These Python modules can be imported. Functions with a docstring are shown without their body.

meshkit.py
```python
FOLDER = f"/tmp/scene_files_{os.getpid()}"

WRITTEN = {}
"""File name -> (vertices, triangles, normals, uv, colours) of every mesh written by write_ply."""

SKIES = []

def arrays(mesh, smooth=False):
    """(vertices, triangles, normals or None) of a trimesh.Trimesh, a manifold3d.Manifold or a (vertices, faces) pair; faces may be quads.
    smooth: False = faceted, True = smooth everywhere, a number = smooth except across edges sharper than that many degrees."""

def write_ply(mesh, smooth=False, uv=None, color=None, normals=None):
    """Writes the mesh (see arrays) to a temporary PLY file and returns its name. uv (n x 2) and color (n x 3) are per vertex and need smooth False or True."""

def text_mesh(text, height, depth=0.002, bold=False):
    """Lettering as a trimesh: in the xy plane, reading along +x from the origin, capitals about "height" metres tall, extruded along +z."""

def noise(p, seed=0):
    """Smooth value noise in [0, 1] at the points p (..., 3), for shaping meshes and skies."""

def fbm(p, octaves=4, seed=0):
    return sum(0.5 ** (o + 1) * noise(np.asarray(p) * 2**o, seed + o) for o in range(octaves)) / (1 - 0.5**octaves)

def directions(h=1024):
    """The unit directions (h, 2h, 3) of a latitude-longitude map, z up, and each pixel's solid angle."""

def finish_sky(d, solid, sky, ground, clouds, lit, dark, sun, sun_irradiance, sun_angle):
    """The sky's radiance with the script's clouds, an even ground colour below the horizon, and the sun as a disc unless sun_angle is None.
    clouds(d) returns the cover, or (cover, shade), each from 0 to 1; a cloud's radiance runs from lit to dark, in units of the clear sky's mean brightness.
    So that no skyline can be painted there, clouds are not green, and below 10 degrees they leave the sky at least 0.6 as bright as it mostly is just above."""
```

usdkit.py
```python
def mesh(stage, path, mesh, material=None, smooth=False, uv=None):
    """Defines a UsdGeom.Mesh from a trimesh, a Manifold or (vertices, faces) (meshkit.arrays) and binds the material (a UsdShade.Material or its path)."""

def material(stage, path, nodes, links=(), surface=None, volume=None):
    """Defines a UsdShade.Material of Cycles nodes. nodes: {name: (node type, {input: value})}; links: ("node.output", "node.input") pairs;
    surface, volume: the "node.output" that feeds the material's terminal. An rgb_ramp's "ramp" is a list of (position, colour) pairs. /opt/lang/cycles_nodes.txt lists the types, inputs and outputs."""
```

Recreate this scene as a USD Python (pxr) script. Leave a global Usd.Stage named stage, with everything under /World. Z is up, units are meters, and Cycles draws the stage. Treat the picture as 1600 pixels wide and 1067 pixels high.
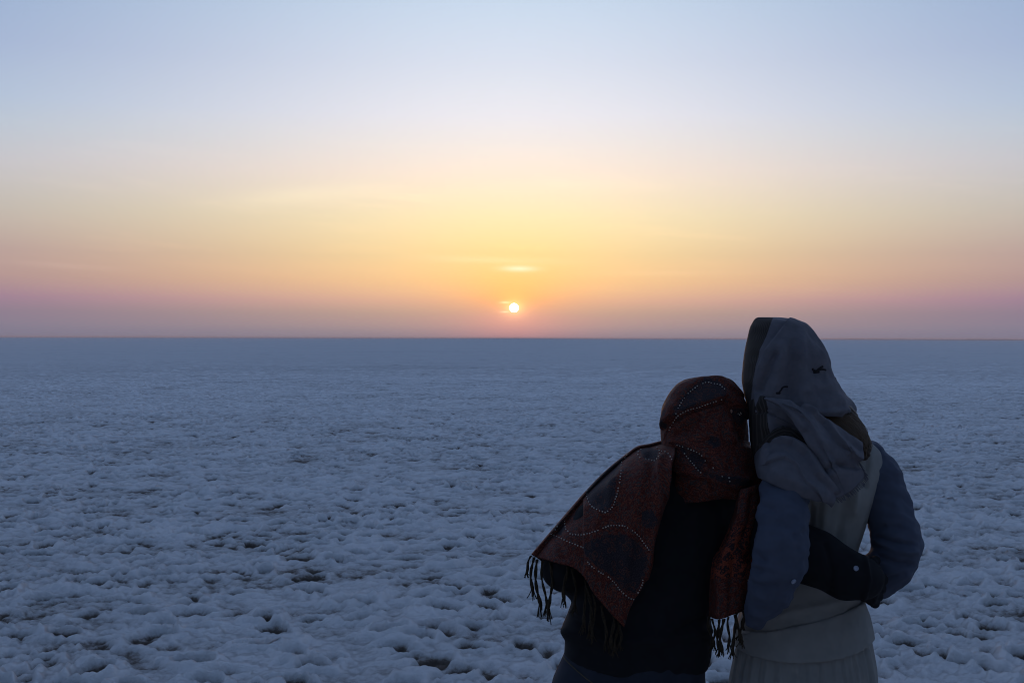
import math
import numpy as np
import trimesh
import usdkit
from scipy.interpolate import PchipInterpolator
from scipy.spatial import cKDTree
from pxr import Usd, UsdGeom, UsdLux, UsdShade, Gf, Sdf, Vt

stage = Usd.Stage.CreateInMemory()
UsdGeom.SetStageUpAxis(stage, UsdGeom.Tokens.z)
UsdGeom.SetStageMetersPerUnit(stage, 1.0)
UsdGeom.Xform.Define(stage, '/World')
UsdGeom.Scope.Define(stage, '/World/Looks')

# ------------------------------------------------------------------ camera
F, CX, CY = 1931.0, 800.0, 533.5                 # focal length and centre in pixels of the 1600 px wide photograph
EYE = np.array([0.0, 0.0, 1.58])
PITCH, ROLL = math.radians(-0.148), math.radians(0.16)
cam = UsdGeom.Camera.Define(stage, '/World/camera')
cam.CreateHorizontalApertureAttr(36.0)
cam.CreateVerticalApertureAttr(36.0 * 682 / 1024)
cam.CreateFocalLengthAttr(36.0 * F / 1600)
cam.CreateClippingRangeAttr(Gf.Vec2f(0.05, 200000.0))
cam.CreateExposureAttr(0.0)
cam.AddTranslateOp().Set(Gf.Vec3d(*EYE))
cam.AddRotateXOp().Set(90.0 + math.degrees(PITCH))
cam.AddRotateZOp().Set(math.degrees(ROLL))

# ------------------------------------------------------------------ sky and sun
HAZE = 0.00014                                    # extinction per metre of the dust near the ground
SUN_EL, SUN_AZ = math.radians(1.41), math.radians(0.09)
SUN_DIR = np.array([math.sin(SUN_AZ) * math.cos(SUN_EL), math.cos(SUN_AZ) * math.cos(SUN_EL), math.sin(SUN_EL)])


def sky_nodes():
    n, l = {}, []
    cnt = [0]

    def node(kind, **inp):
        cnt[0] += 1
        name = f'n{cnt[0]}'
        links = {k: v for k, v in inp.items() if isinstance(v, str) and '.' in v}
        n[name] = (kind, {k: v for k, v in inp.items() if k not in links})
        for k, v in links.items():
            l.append((v, f'{name}.{k}'))
        return name

    def m(op, a, b=0.0, clamp=False):
        return node('math', math_type=op, value1=a, value2=b, use_clamp=clamp) + '.value'

    def mixc(kind, fac, a, b):
        return node('mix', mix_type=kind, fac=fac, color1=a, color2=b) + '.color'
    tc = node('texture_coordinate') + '.generated'
    sep = node('separate_xyz', vector=tc)
    x, y, z = sep + '.x', sep + '.y', sep + '.z'
    sky = node('sky_texture', sky_type='single_scattering', sun_disc=False, sun_elevation=SUN_EL, sun_rotation=SUN_AZ, altitude=10.0,
               air_density=0.5, aerosol_density=6.0, ozone_density=2.0) + '.color'
    c = node('gamma', color=sky, gamma=0.5) + '.color'              # the film's soft shoulder: the aureole spans far more than the sensor held
    # elevation and azimuth in degrees
    el = m('multiply', m('arcsine', z), 180 / math.pi)
    az = m('multiply', m('arctan2', x, y), 180 / math.pi)
    elp = m('maximum', el, 0.0)
    fac = m('divide', elp, 40.0, True)
    # airlight of each height: how strongly the aureole shows through the dust, and the dust's own even glow
    R = [(.0, (1.6, 1.15, .5), (.155, .165, .265)), (.55, (1.9, 1.3, .25), (.12, .145, .275)), (1.14, (1.5, 1.12, .08), (.085, .10, .275)), (1.74, (1.55, 1.08, .06), (.04, .05, .30)),
         (2.62, (1.36, .99, .06), (.045, .05, .285)), (3.81, (1.03, .90, .10), (.105, .06, .312)), (5.58, (.92, .80, .25), (.16, .18, .36)), (7.62, (.90, .70, .40), (.18, .275, .45)),
         (9.08, (.88, .72, .60), (.14, .28, .43)), (10.23, (.92, .82, .85), (.08, .22, .36)), (12.51, (.93, .99, 1.10), (.03, .10, .24)), (15.31, (.95, 1.17, 1.53), (0, .03, .06)), (20, (1.05, 1.24, 1.65), (0, .01, .02)), (30, (1.45, 1.5, 1.88), (0, 0, 0)), (40, (1.75, 1.78, 2.12), (0, 0, 0))]
    tint = node('rgb_ramp', interpolate=True, fac=fac, ramp=[(e / 40, t) for e, t, h in R]) + '.color'
    glow = node('rgb_ramp', interpolate=True, fac=fac, ramp=[(e / 40, h) for e, t, h in R]) + '.color'
    c = mixc('multiply', 1.0, c, tint)
    c = mixc('multiply', 1.0, c, (3.162, 3.162, 3.162))             # (10 T)^.5 * 3.162 at strength .1 = T^.5
    k = node('map_range', value=m('cosine', m('multiply', az, math.pi / 180)), from_min=-1.0, from_max=0.9, to_min=2.2, to_max=10.0, clamp=True) + '.result'   # dimmer away from the sun
    c = mixc('add', 1.0, c, mixc('multiply', 1.0, glow, node('combine_xyz', x=k, y=k, z=k) + '.vector'))
    away = node('map_range', range_type='smoothstep', value=m('cosine', m('multiply', az, math.pi / 180)), from_min=-1.0, from_max=0.85, to_min=0.30, to_max=1.0, clamp=True) + '.result'
    high = m('divide', elp, 80.0, True)                            # overhead the difference vanishes
    away = m('add', m('multiply', away, m('subtract', 1.0, high)), m('multiply', high, 0.7))
    c = mixc('multiply', 1.0, c, node('combine_xyz', x=away, y=away, z=away) + '.vector')
    # narrow aureole round the sun
    dx = m('subtract', az, math.degrees(SUN_AZ))
    dy = m('subtract', el, math.degrees(SUN_EL))
    rr = m('sqrt', m('add', m('multiply', m('multiply', dx, dx), .6), m('multiply', dy, dy)))
    a1 = m('exponent', m('multiply', rr, -1 / 1.6))
    c = mixc('multiply', m('multiply', a1, node('map_range', range_type='smoothstep', value=el, from_min=0.9, from_max=2.0, to_min=0.0, to_max=1.0, clamp=True) + '.result'), c, (1.0, 1.0, .40))
    c = mixc('add', a1, c, (4.5, .5, .0))
    a2 = m('exponent', m('multiply', rr, -1 / 0.22))
    c = mixc('add', a2, c, (11.0, 8.0, 2.5))
    # thin wisps of cirrus
    st = node('combine_xyz', x=m('multiply', az, 0.10), y=m('add', m('multiply', el, 1.1), m('multiply', az, 0.06)), z=0.0) + '.vector'
    ns = node('noise_texture', vector=st, scale=1.0, detail=5.0, roughness=0.6, distortion=0.4) + '.fac'
    wis = node('map_range', range_type='smoothstep', value=ns, from_min=0.50, from_max=0.78, to_min=0.0, to_max=1.0, clamp=True) + '.result'
    band = m('multiply', m('exponent', m('multiply', m('power', m('divide', m('subtract', el, 5.5), 3.5), 2.0), -1.0)), 0.22)
    c = mixc('mix', m('multiply', wis, band), c, mixc('multiply', 1.0, c, (1.35, 1.25, 1.15)))

    def puff(a0, e0, wa, we, k, slope=0.0):
        u = m('divide', m('subtract', az, a0), wa)
        v = m('divide', m('subtract', m('subtract', el, e0), m('multiply', m('subtract', az, a0), slope)), we)
        g = m('exponent', m('multiply', m('add', m('multiply', u, u), m('multiply', v, v)), -1.0))
        return m('multiply', m('multiply', g, k), m('add', m('multiply', ns, 0.8), 0.55))
    for a0, e0, wa, we, k, s, col in ((0.32, 3.22, .75, .13, 1.0, -.01, (2.6, 2.6, 3.2)), (-0.8, 3.62, 3.0, .16, .5, -.02, (1.2, 1.2, 1.3)), (-9.8, 6.45, 3.2, .42, .75, .09, (.95, .85, .35)),
                                     (-0.32, 1.66, .22, .05, 1.0, 0, (3, 3, 2)), (-0.34, 1.22, .20, .04, .8, 0, (3, 3, 2)), (-20, 3.1, 2.2, .12, .35, -.05, (.9, .7, .6)), (7, 3.0, 3, .12, .35, 0, (.9, .8, .5))):
        c = mixc('add', puff(a0, e0, wa, we, k, s), c, col)
    b = node('background_shader', color=c, strength=0.1)
    return n, l, b + '.background'


sky = UsdLux.DomeLight.Define(stage, '/World/sky')
_n, _l, _s = sky_nodes()
UsdShade.MaterialBindingAPI.Apply(sky.GetPrim()).Bind(usdkit.material(stage, '/World/Looks/sky_air', _n, _l, surface=_s))
sky.GetPrim().SetCustomDataByKey('kind', 'structure')
sky.GetPrim().SetCustomDataByKey('label', 'clear dusty evening sky fading from pale blue to peach')

sun = UsdLux.DistantLight.Define(stage, '/World/sunlight')
sun.CreateNormalizeAttr(True)
sun.CreateIntensityAttr(0.6)
sun.CreateAngleAttr(0.5)
sun.CreateColorAttr(Gf.Vec3f(1.0, 0.50, 0.24))
sun.AddRotateZOp().Set(-math.degrees(SUN_AZ))
sun.AddRotateXOp().Set(-(90.0 - math.degrees(SUN_EL)))       # local -z points away from the sun

# ------------------------------------------------------------------ helpers: pixels, props
cp, sp = math.cos(math.pi / 2 + PITCH), math.sin(math.pi / 2 + PITCH)
RX = np.array([[1, 0, 0], [0, cp, -sp], [0, sp, cp]])
RZ = np.array([[math.cos(ROLL), -math.sin(ROLL), 0], [math.sin(ROLL), math.cos(ROLL), 0], [0, 0, 1]])
RCAM = RX @ RZ
Y0 = 3.0
S = Y0 / F                                        # metres per photo pixel at the two people


def P(px, py, Y=Y0):
    """Where the line of sight through a photo pixel meets the plane y = Y."""
    px, py, Y = np.broadcast_arrays(np.asarray(px, float), np.asarray(py, float), np.asarray(Y, float))
    c = np.stack([(px - CX) / F, -(py - CY) / F, -np.ones_like(px)], -1) @ RCAM.T
    return EYE + c * (Y / c[..., 1])[..., None]


def to_px(v):
    c = (np.asarray(v) - EYE) @ RCAM
    return np.stack([CX - F * c[..., 0] / c[..., 2], CY + F * c[..., 1] / c[..., 2]], -1)


used = {}


def path_for(parent, name):
    base = f'{parent}/{name}'
    k = used.get(base, -1) + 1
    used[base] = k
    return base if k == 0 else f'{base}_{k:03d}'


def tag(prim, **kw):
    for k, v in kw.items():
        prim.SetCustomDataByKey(k, v)


def thing(name, loc, **kw):
    x = UsdGeom.Xform.Define(stage, path_for('/World', name))
    x.AddTranslateOp().Set(Gf.Vec3d(*map(float, loc)))
    tag(x.GetPrim(), **kw)
    return str(x.GetPath()), np.asarray(loc, float)


def obj(name, mesh, mat, parent=('/World', np.zeros(3)), smooth=True, uv=None, **kw):
    v, f = (mesh.vertices, mesh.faces) if hasattr(mesh, 'vertices') else mesh[:2]
    p = usdkit.mesh(stage, path_for(parent[0], name), (np.asarray(v) - parent[1], np.asarray(f)), mat, smooth=smooth, uv=uv)
    tag(p.GetPrim(), **kw)
    return str(p.GetPath()), parent[1]


def primvar(path, name, values):
    g = UsdGeom.PrimvarsAPI(stage.GetPrimAtPath(path))
    g.CreatePrimvar(name, Sdf.ValueTypeNames.FloatArray, 'vertex').Set(Vt.FloatArray.FromNumpy(np.asarray(values, np.float32)))


# smooth 2-D and 3-D gradient-like noise, -1..1
_rng = np.random.RandomState(7)
_perm = np.concatenate([_rng.permutation(1024)] * 3)
_g2 = np.stack([np.cos(_rng.rand(1024) * 2 * np.pi)] * 2, -1)
_a = _rng.rand(1024) * 2 * np.pi
_g2 = np.stack([np.cos(_a), np.sin(_a)], -1)


def n2(x, y, seed=0):
    xi, yi = np.floor(x).astype(np.int64), np.floor(y).astype(np.int64)
    fx, fy = x - xi, y - yi
    u, v = fx * fx * fx * (fx * (fx * 6 - 15) + 10), fy * fy * fy * (fy * (fy * 6 - 15) + 10)

    def g(i, j):
        h = _perm[(_perm[(i + seed * 57) & 1023] + j + seed * 131) & 1023]
        return _g2[h, 0] * (x - i) + _g2[h, 1] * (y - j)
    a, b, c, d = g(xi, yi), g(xi + 1, yi), g(xi, yi + 1), g(xi + 1, yi + 1)
    return 1.5 * ((a * (1 - u) + b * u) * (1 - v) + (c * (1 - u) + d * u) * v)


# ------------------------------------------------------------------ materials
def nz(v):                                        # short node spec
    return v


MAT = {}


def fabric(name, col, col2=None, rough=0.9, weave=900.0, bump=0.25, mott=25.0, sheen=0.0, fold=0.0):
    col2 = col2 or tuple(c * 0.72 for c in col)
    nodes = {'tc': ('texture_coordinate', {}),
             'n1': ('noise_texture', dict(scale=mott, detail=4.0, roughness=0.6)),
             'rm': ('rgb_ramp', dict(ramp=[(0.3, col2), (0.7, col)])),
             'n2': ('noise_texture', dict(scale=weave, detail=2.0)),
             'n3': ('noise_texture', dict(scale=28.0, detail=3.0)),
             'ad': ('math', dict(math_type='multiply_add', value2=fold * 8 + 1e-5)),
             'bp': ('bump', dict(strength=bump, distance=0.004)),
             'p': ('principled_bsdf', dict(roughness=rough, specular_ior_level=0.15, sheen_weight=sheen, sheen_roughness=0.4))}
    links = [('tc.object', 'n1.vector'), ('tc.object', 'n2.vector'), ('tc.object', 'n3.vector'), ('n1.fac', 'rm.fac'), ('rm.color', 'p.base_color'),
             ('n3.fac', 'ad.value1'), ('n2.fac', 'ad.value3'), ('ad.value', 'bp.height'), ('bp.normal', 'p.normal')]
    MAT[name] = usdkit.material(stage, f'/World/Looks/{name}', nodes, links, surface='p.BSDF')


fabric('black_wool', (.012, .012, .014), bump=.4)
fabric('denim', (.028, .032, .045), bump=.4)
fabric('seam_thread', (.09, .075, .05))
fabric('cream_cotton', (.235, .232, .215), (.20, .198, .185), bump=.35, fold=.6)
fabric('blue_sleeve', (.068, .078, .108), (.056, .065, .092), bump=.35, fold=.5)
fabric('grey_wool', (.12, .115, .125), (.09, .087, .098), weave=700, bump=.5, mott=60, fold=.3)
fabric('dark_thread', (.02, .018, .02))
fabric('tassel_thread', (.045, .032, .018), (.018, .013, .009), mott=200)
fabric('shoe_leather', (.03, .025, .02), rough=.5)
fabric('skin', (.46, .29, .21), (.42, .25, .18), rough=.55, bump=.1, weave=400)
fabric('hair_brown', (.048, .029, .016), (.024, .014, .008), rough=.45, mott=150)
MAT['hair_strand'] = usdkit.material(stage, '/World/Looks/hair_strand', {'p': ('principled_bsdf', dict(base_color=(.085, .052, .028), roughness=.45))}, surface='p.BSDF')
MAT['bead'] = usdkit.material(stage, '/World/Looks/bead', {'p': ('principled_bsdf', dict(base_color=(.42, .38, .32), roughness=.4, metallic=.2))}, surface='p.BSDF')
MAT['button'] = usdkit.material(stage, '/World/Looks/button', {'p': ('principled_bsdf', dict(base_color=(.22, .24, .30), roughness=.3))}, surface='p.BSDF')
MAT['eye'] = usdkit.material(stage, '/World/Looks/eye', {'p': ('principled_bsdf', dict(base_color=(.7, .68, .65), roughness=.2))}, surface='p.BSDF')
MAT['sun_disc'] = usdkit.material(stage, '/World/Looks/sun_disc', {'e': ('emission', dict(color=(1.0, .86, .55), strength=6.0))}, surface='e.emission')

# the paisley shawl: dark red wool with woven flecks; the woven figures (primvar motif) are slate and navy, the band (primvar band) rust
MAT['paisley'] = usdkit.material(stage, '/World/Looks/paisley', {
    'uv': ('texture_coordinate', {}),
    'ob': ('texture_coordinate', {}),
    'wn': ('noise_texture', dict(scale=22.0, detail=3.0)),
    'ws': ('mix', dict(mix_type='linear_light', fac=0.022)),
    'v1': ('voronoi_texture', dict(feature='f1', scale=84.0)),
    'r1': ('rgb_ramp', dict(ramp=[(.18, (0, 0, 0)), (.30, (1, 1, 1)), (.42, (1, 1, 1)), (.55, (0, 0, 0))])),
    'v2': ('voronoi_texture', dict(feature='f1', scale=62.0)),
    'r2': ('rgb_ramp', dict(ramp=[(.0, (1, 1, 1)), (.10, (.8, .8, .8)), (.16, (0, 0, 0)), (.26, (0, 0, 0)), (.32, (.85, .85, .85)), (.40, (.7, .7, .7)), (.46, (0, 0, 0))])),
    'n4': ('noise_texture', dict(scale=320.0, detail=2.0)),
    'r4': ('rgb_ramp', dict(ramp=[(.42, (.35, .35, .35)), (.6, (1, 1, 1))])),
    'wv': ('wave_texture', dict(wave_type='rings', rings_direction='spherical', scale=32.0, distortion=13.0, detail=2.0, detail_scale=2.0)),
    'r5': ('rgb_ramp', dict(ramp=[(.62, (0, 0, 0)), (.8, (.8, .8, .8))])),
    'am': ('attribute', dict(attribute='motif')),
    'ab': ('attribute', dict(attribute='band')),
    'c1': ('mix', dict(mix_type='mix', color1=(.088, .020, .014), color2=(.062, .044, .042))),
    'c2': ('mix', dict(mix_type='mix', color2=(.165, .046, .027))),
    'c3': ('mix', dict(mix_type='mix', color1=(.036, .027, .031), color2=(.095, .038, .028))),
    'cm': ('mix', dict(mix_type='mix')),
    'c4': ('mix', dict(mix_type='mix', color1=(.22, .050, .026), color2=(.03, .018, .02))),
    'cb': ('mix', dict(mix_type='mix')),
    'cf': ('mix', dict(mix_type='multiply', fac=0.8)),
    'bp': ('bump', dict(strength=.35, distance=.003)),
    'p': ('principled_bsdf', dict(roughness=.88, specular_ior_level=.15)),
}, [('uv.UV', 'wn.vector'), ('uv.UV', 'ws.color1'), ('wn.color', 'ws.color2'), ('ws.color', 'v1.vector'), ('ws.color', 'v2.vector'), ('uv.UV', 'n4.vector'), ('ws.color', 'wv.vector'),
    ('v1.distance', 'r1.fac'), ('v2.distance', 'r2.fac'), ('n4.fac', 'r4.fac'), ('wv.fac', 'r5.fac'),
    ('r1.color', 'c1.fac'), ('c1.color', 'c2.color1'), ('r5.color', 'c2.fac'), ('r2.color', 'c3.fac'),
    ('am.fac', 'cm.fac'), ('c2.color', 'cm.color1'), ('c3.color', 'cm.color2'),
    ('r1.color', 'c4.fac'), ('ab.fac', 'cb.fac'), ('cm.color', 'cb.color1'), ('c4.color', 'cb.color2'),
    ('cb.color', 'cf.color1'), ('r4.color', 'cf.color2'), ('cf.color', 'p.base_color'), ('n4.fac', 'bp.height'), ('bp.normal', 'p.normal')], surface='p.BSDF')

# the grey headscarf: slate wool, its woven border (primvar band) brown with fine lines along u
MAT['headscarf_wool'] = usdkit.material(stage, '/World/Looks/headscarf_wool', {
    'uv': ('texture_coordinate', {}),
    'n1': ('noise_texture', dict(scale=35.0, detail=5.0, roughness=.65)),
    'rm': ('rgb_ramp', dict(ramp=[(.3, (.092, .089, .102)), (.7, (.126, .120, .133))])),
    'al': ('attribute', dict(attribute='line')),
    'ml': ('math', dict(math_type='multiply', value2=2 * math.pi / 0.0062)),
    'sn': ('math', dict(math_type='sine')),
    'r2': ('rgb_ramp', dict(ramp=[(.35, (.030, .025, .022)), (.75, (.056, .047, .041))])),
    'ab': ('attribute', dict(attribute='band')),
    'cm': ('mix', dict(mix_type='mix')),
    'n2': ('noise_texture', dict(scale=650.0, detail=2.0)),
    'bp': ('bump', dict(strength=.5, distance=.003)),
    'p': ('principled_bsdf', dict(roughness=.9, specular_ior_level=.15)),
}, [('uv.object', 'n1.vector'), ('n1.fac', 'rm.fac'), ('al.fac', 'ml.value1'), ('ml.value', 'sn.value1'), ('sn.value', 'r2.fac'), ('ab.fac', 'cm.fac'), ('rm.color', 'cm.color1'), ('r2.color', 'cm.color2'),
    ('cm.color', 'p.base_color'), ('uv.object', 'n2.vector'), ('n2.fac', 'bp.height'), ('bp.normal', 'p.normal')], surface='p.BSDF')

# salt crust: white-grey salt, brown mud in broken pits and sparse spots; low salt also carries painted pit shade
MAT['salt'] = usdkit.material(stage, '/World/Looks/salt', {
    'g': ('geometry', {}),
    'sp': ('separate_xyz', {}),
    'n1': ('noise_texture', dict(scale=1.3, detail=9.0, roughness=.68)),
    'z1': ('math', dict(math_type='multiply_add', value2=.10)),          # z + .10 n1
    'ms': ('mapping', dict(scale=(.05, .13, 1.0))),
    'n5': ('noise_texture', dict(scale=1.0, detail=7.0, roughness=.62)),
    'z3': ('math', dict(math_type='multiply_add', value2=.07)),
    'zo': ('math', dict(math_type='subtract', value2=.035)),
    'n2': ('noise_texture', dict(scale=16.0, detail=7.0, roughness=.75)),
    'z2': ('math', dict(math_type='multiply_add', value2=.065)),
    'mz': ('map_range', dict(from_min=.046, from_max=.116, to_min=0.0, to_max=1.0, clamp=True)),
    'rs': ('rgb_ramp', dict(ramp=[(0, (.12, .098, .082)), (.16, (.185, .155, .132)), (.28, (.38, .355, .335)), (.42, (.60, .59, .58)), (.65, (.76, .755, .75)), (1, (.87, .86, .85))])),  # darker with lower height: mud, plus hollow shade painted into the albedo
    'st': ('mapping', dict(scale=(.35, .35, 1.0))),
    'n3': ('noise_texture', dict(scale=1.0, detail=7.0, roughness=.72)),
    'mp': ('map_range', dict(range_type='smoothstep', from_min=.60, from_max=.70, to_min=0.0, to_max=.7, clamp=True)),
    'n4': ('noise_texture', dict(scale=45.0, detail=4.0, roughness=.7)),
    'rmud': ('rgb_ramp', dict(ramp=[(.3, (.085, .070, .058)), (.7, (.24, .20, .17))])),
    'cm': ('mix', dict(mix_type='mix')),
    'gr': ('noise_texture', dict(scale=70.0, detail=5.0, roughness=.75)),
    'bp': ('bump', dict(strength=1.0, distance=.02)),
    'p': ('diffuse_bsdf', dict(roughness=.6)),
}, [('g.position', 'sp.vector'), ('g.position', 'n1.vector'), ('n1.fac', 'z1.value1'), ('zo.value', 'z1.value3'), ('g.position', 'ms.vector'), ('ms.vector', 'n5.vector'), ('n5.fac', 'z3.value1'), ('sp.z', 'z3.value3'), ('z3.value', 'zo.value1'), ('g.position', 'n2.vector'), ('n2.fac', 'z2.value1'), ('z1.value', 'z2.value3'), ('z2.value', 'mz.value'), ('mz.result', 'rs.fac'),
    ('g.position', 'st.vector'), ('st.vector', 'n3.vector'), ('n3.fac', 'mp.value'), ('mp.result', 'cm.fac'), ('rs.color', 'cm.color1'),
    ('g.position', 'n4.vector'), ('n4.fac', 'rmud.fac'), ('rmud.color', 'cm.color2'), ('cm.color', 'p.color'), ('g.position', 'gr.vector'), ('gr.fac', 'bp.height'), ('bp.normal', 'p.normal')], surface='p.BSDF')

# ------------------------------------------------------------------ the salt flat
FEET = [P(985, 1545)[:2], P(1255, 1545)[:2]]


def salt_height(x, y, r):
    """Trampled salt crust: soft crumbly ridges, footprints with raised rims, flatter patches. Waves too short for the grid at that distance are left out."""
    def keep(w):
        return np.clip(1.6 - r * 0.0030 / w, 0, 1)
    wx, wy = x + .09 * n2(x / .45, y / .45, 3), y + .09 * n2(x / .45, y / .45, 4)
    rough = np.clip(.8 + .75 * n2(x / 1.9, y / 1.9, 5), .22, 1.4)
    h = .014 * n2(x / 1.1, y / 1.1, 6)
    h += rough * keep(.30) * .022 * n2(wx / .36, wy / .28, 8)
    h += rough * keep(.13) * .020 * n2(wx / .15, wy / .13, 9)
    h += rough * keep(.06) * .0170 * n2(wx / .066, wy / .066, 10)
    h += rough * keep(.032) * .0130 * n2(x / .032, y / .032, 13)
    h += rough * keep(.018) * .0100 * (np.abs(n2(x / .022, y / .022, 11)) - .3)
    # loose crumbs of crust, gathered in patches
    for cs, amp, sd in ((.10, .012, 21), (.052, .014, 22)):
        patch = np.clip(.15 + 1.5 * n2(x / .5, y / .5, sd), 0, 1) * keep(cs)
        ci, cj = np.floor(x / cs).astype(int), np.floor(y / cs).astype(int)
        top = np.zeros_like(x)
        for di in (-1, 0, 1):
            for dj in (-1, 0, 1):
                i, j = ci + di, cj + dj
                hh = _perm[(_perm[(i + sd * 91) & 1023] + j) & 1023]
                r1, r2, r3 = [(_perm[(hh + k) & 1023] / 1024.0) for k in (5, 29, 83)]
                d2 = ((x / cs - i - r1) ** 2 + (y / cs - j - r2) ** 2) / (.18 + .42 * r3) ** 2
                top = np.maximum(top, (.35 + .65 * r3) * np.clip(1 - d2, 0, 1) ** .9)
        h += patch * amp * (top - .25)
    # footprints
    for cell, sd in ((.30, 0), (.36, 401)):
        ci, cj = np.floor(x / cell).astype(int), np.floor(y / cell).astype(int)
        best = np.zeros_like(x)
        for di in (-1, 0, 1):
            for dj in (-1, 0, 1):
                i, j = ci + di, cj + dj
                hh = _perm[(_perm[(i + sd) & 1023] + j) & 1023]
                r1, r2, r3, r4 = [(_perm[(hh + k) & 1023] / 1024.0) for k in (11, 37, 71, 113)]
                fx, fy = (i + .1 + .8 * r1) * cell, (j + .1 + .8 * r2) * cell
                a = r3 * 6.283
                u = (wx - fx) * np.cos(a) + (wy - fy) * np.sin(a)
                v = -(wx - fx) * np.sin(a) + (wy - fy) * np.cos(a)
                q = np.sqrt((u / (.085 + .04 * r1)) ** 2 + (v / (.044 + .025 * r4)) ** 2) + .30 * n2(x / .055, y / .055, 12)
                dep = np.where(r4 > .30, .014 + .080 * (r4 - .30), 0)
                best += dep * (-np.exp(-(q / .95) ** 5) + .40 * np.exp(-((q - 1.4) / .38) ** 2))
        h += np.clip(1.1 + .9 * n2(x / 1.6, y / 1.6, 14 + sd), .1, 1.4) * keep(.12) * best
    near = np.minimum.reduce([np.hypot(x - f[0], y - f[1]) for f in FEET])
    return .86 * h * (.25 + .75 * np.clip((near - .3) / .5, 0, 1))


def build_ground():
    rad = [0.0, .6, 1.2, 1.8]
    r = 2.2
    while r < 4.6:
        rad.append(r)
        r += .05
    while r < 50:
        rad.append(r)
        r *= 1.0027
    while r < 120:
        rad.append(r)
        r *= 1.0036
    while r < 24000:
        rad.append(r)
        r *= 1.03
    rad = np.array(rad)
    dense = np.radians(np.linspace(-31, 31, 1021))
    ang = np.concatenate([dense, np.radians(np.linspace(31, 329, 100))[1:-1]])
    R, A = np.meshgrid(rad, ang, indexing='ij')
    x, y = R * np.sin(A), R * np.cos(A)
    z = np.full_like(x, .034)                      # far off only the crests are seen
    m = R < 130
    z[m] = salt_height(x[m], y[m], R[m]) + .034 * np.clip((R[m] - 15) / 75, 0, 1)
    na = len(ang)
    coarse = np.concatenate([np.zeros(1021), np.ones(na - 1021)])[None, :]
    z = np.where((coarse > 0) | (R < 4), np.where(R < 4, -.004, np.where(R < 90, .016, .034)), z)
    nr = len(rad)
    i, j = np.meshgrid(np.arange(nr - 1), np.arange(na), indexing='ij')
    a, b, c, d = i * na + j, i * na + (j + 1) % na, (i + 1) * na + (j + 1) % na, (i + 1) * na + j
    f = np.concatenate([np.stack([a, c, b], -1).reshape(-1, 3), np.stack([a, d, c], -1).reshape(-1, 3)])
    v = np.stack([x, y, z], -1).reshape(-1, 3)
    return v, f


gv, gf = build_ground()
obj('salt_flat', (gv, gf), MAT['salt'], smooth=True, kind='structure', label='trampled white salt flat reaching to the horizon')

# a low strip of land far off on the right
az_ = np.radians(np.linspace(9.5, 34, 260))
t_ = np.linspace(0, 1, 260)
hh_ = .65 * (1.2 + 3.6 * np.clip(t_ * 3, 0, 1)) * (.75 + .35 * n2(t_ * 40, t_ * 0 + .3, 71) + .2 * n2(t_ * 130, t_ * 0 + .7, 72))
prof = [(5200, -2.0, 0), (5260, .9, 1), (5330, 1.0, 1), (5420, -2.0, 0)]
v_ = np.concatenate([np.stack([d_ * np.sin(az_), d_ * np.cos(az_), np.where(k_, hh_ * f_, -2.0)], 1) for d_, f_, k_ in prof])
i_, j_ = np.meshgrid(np.arange(3), np.arange(259), indexing='ij')
q_ = np.stack([i_ * 260 + j_, i_ * 260 + j_ + 1, (i_ + 1) * 260 + j_ + 1, (i_ + 1) * 260 + j_], -1).reshape(-1, 4)
fabric('far_earth', (.11, .085, .075), mott=.01)
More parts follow.
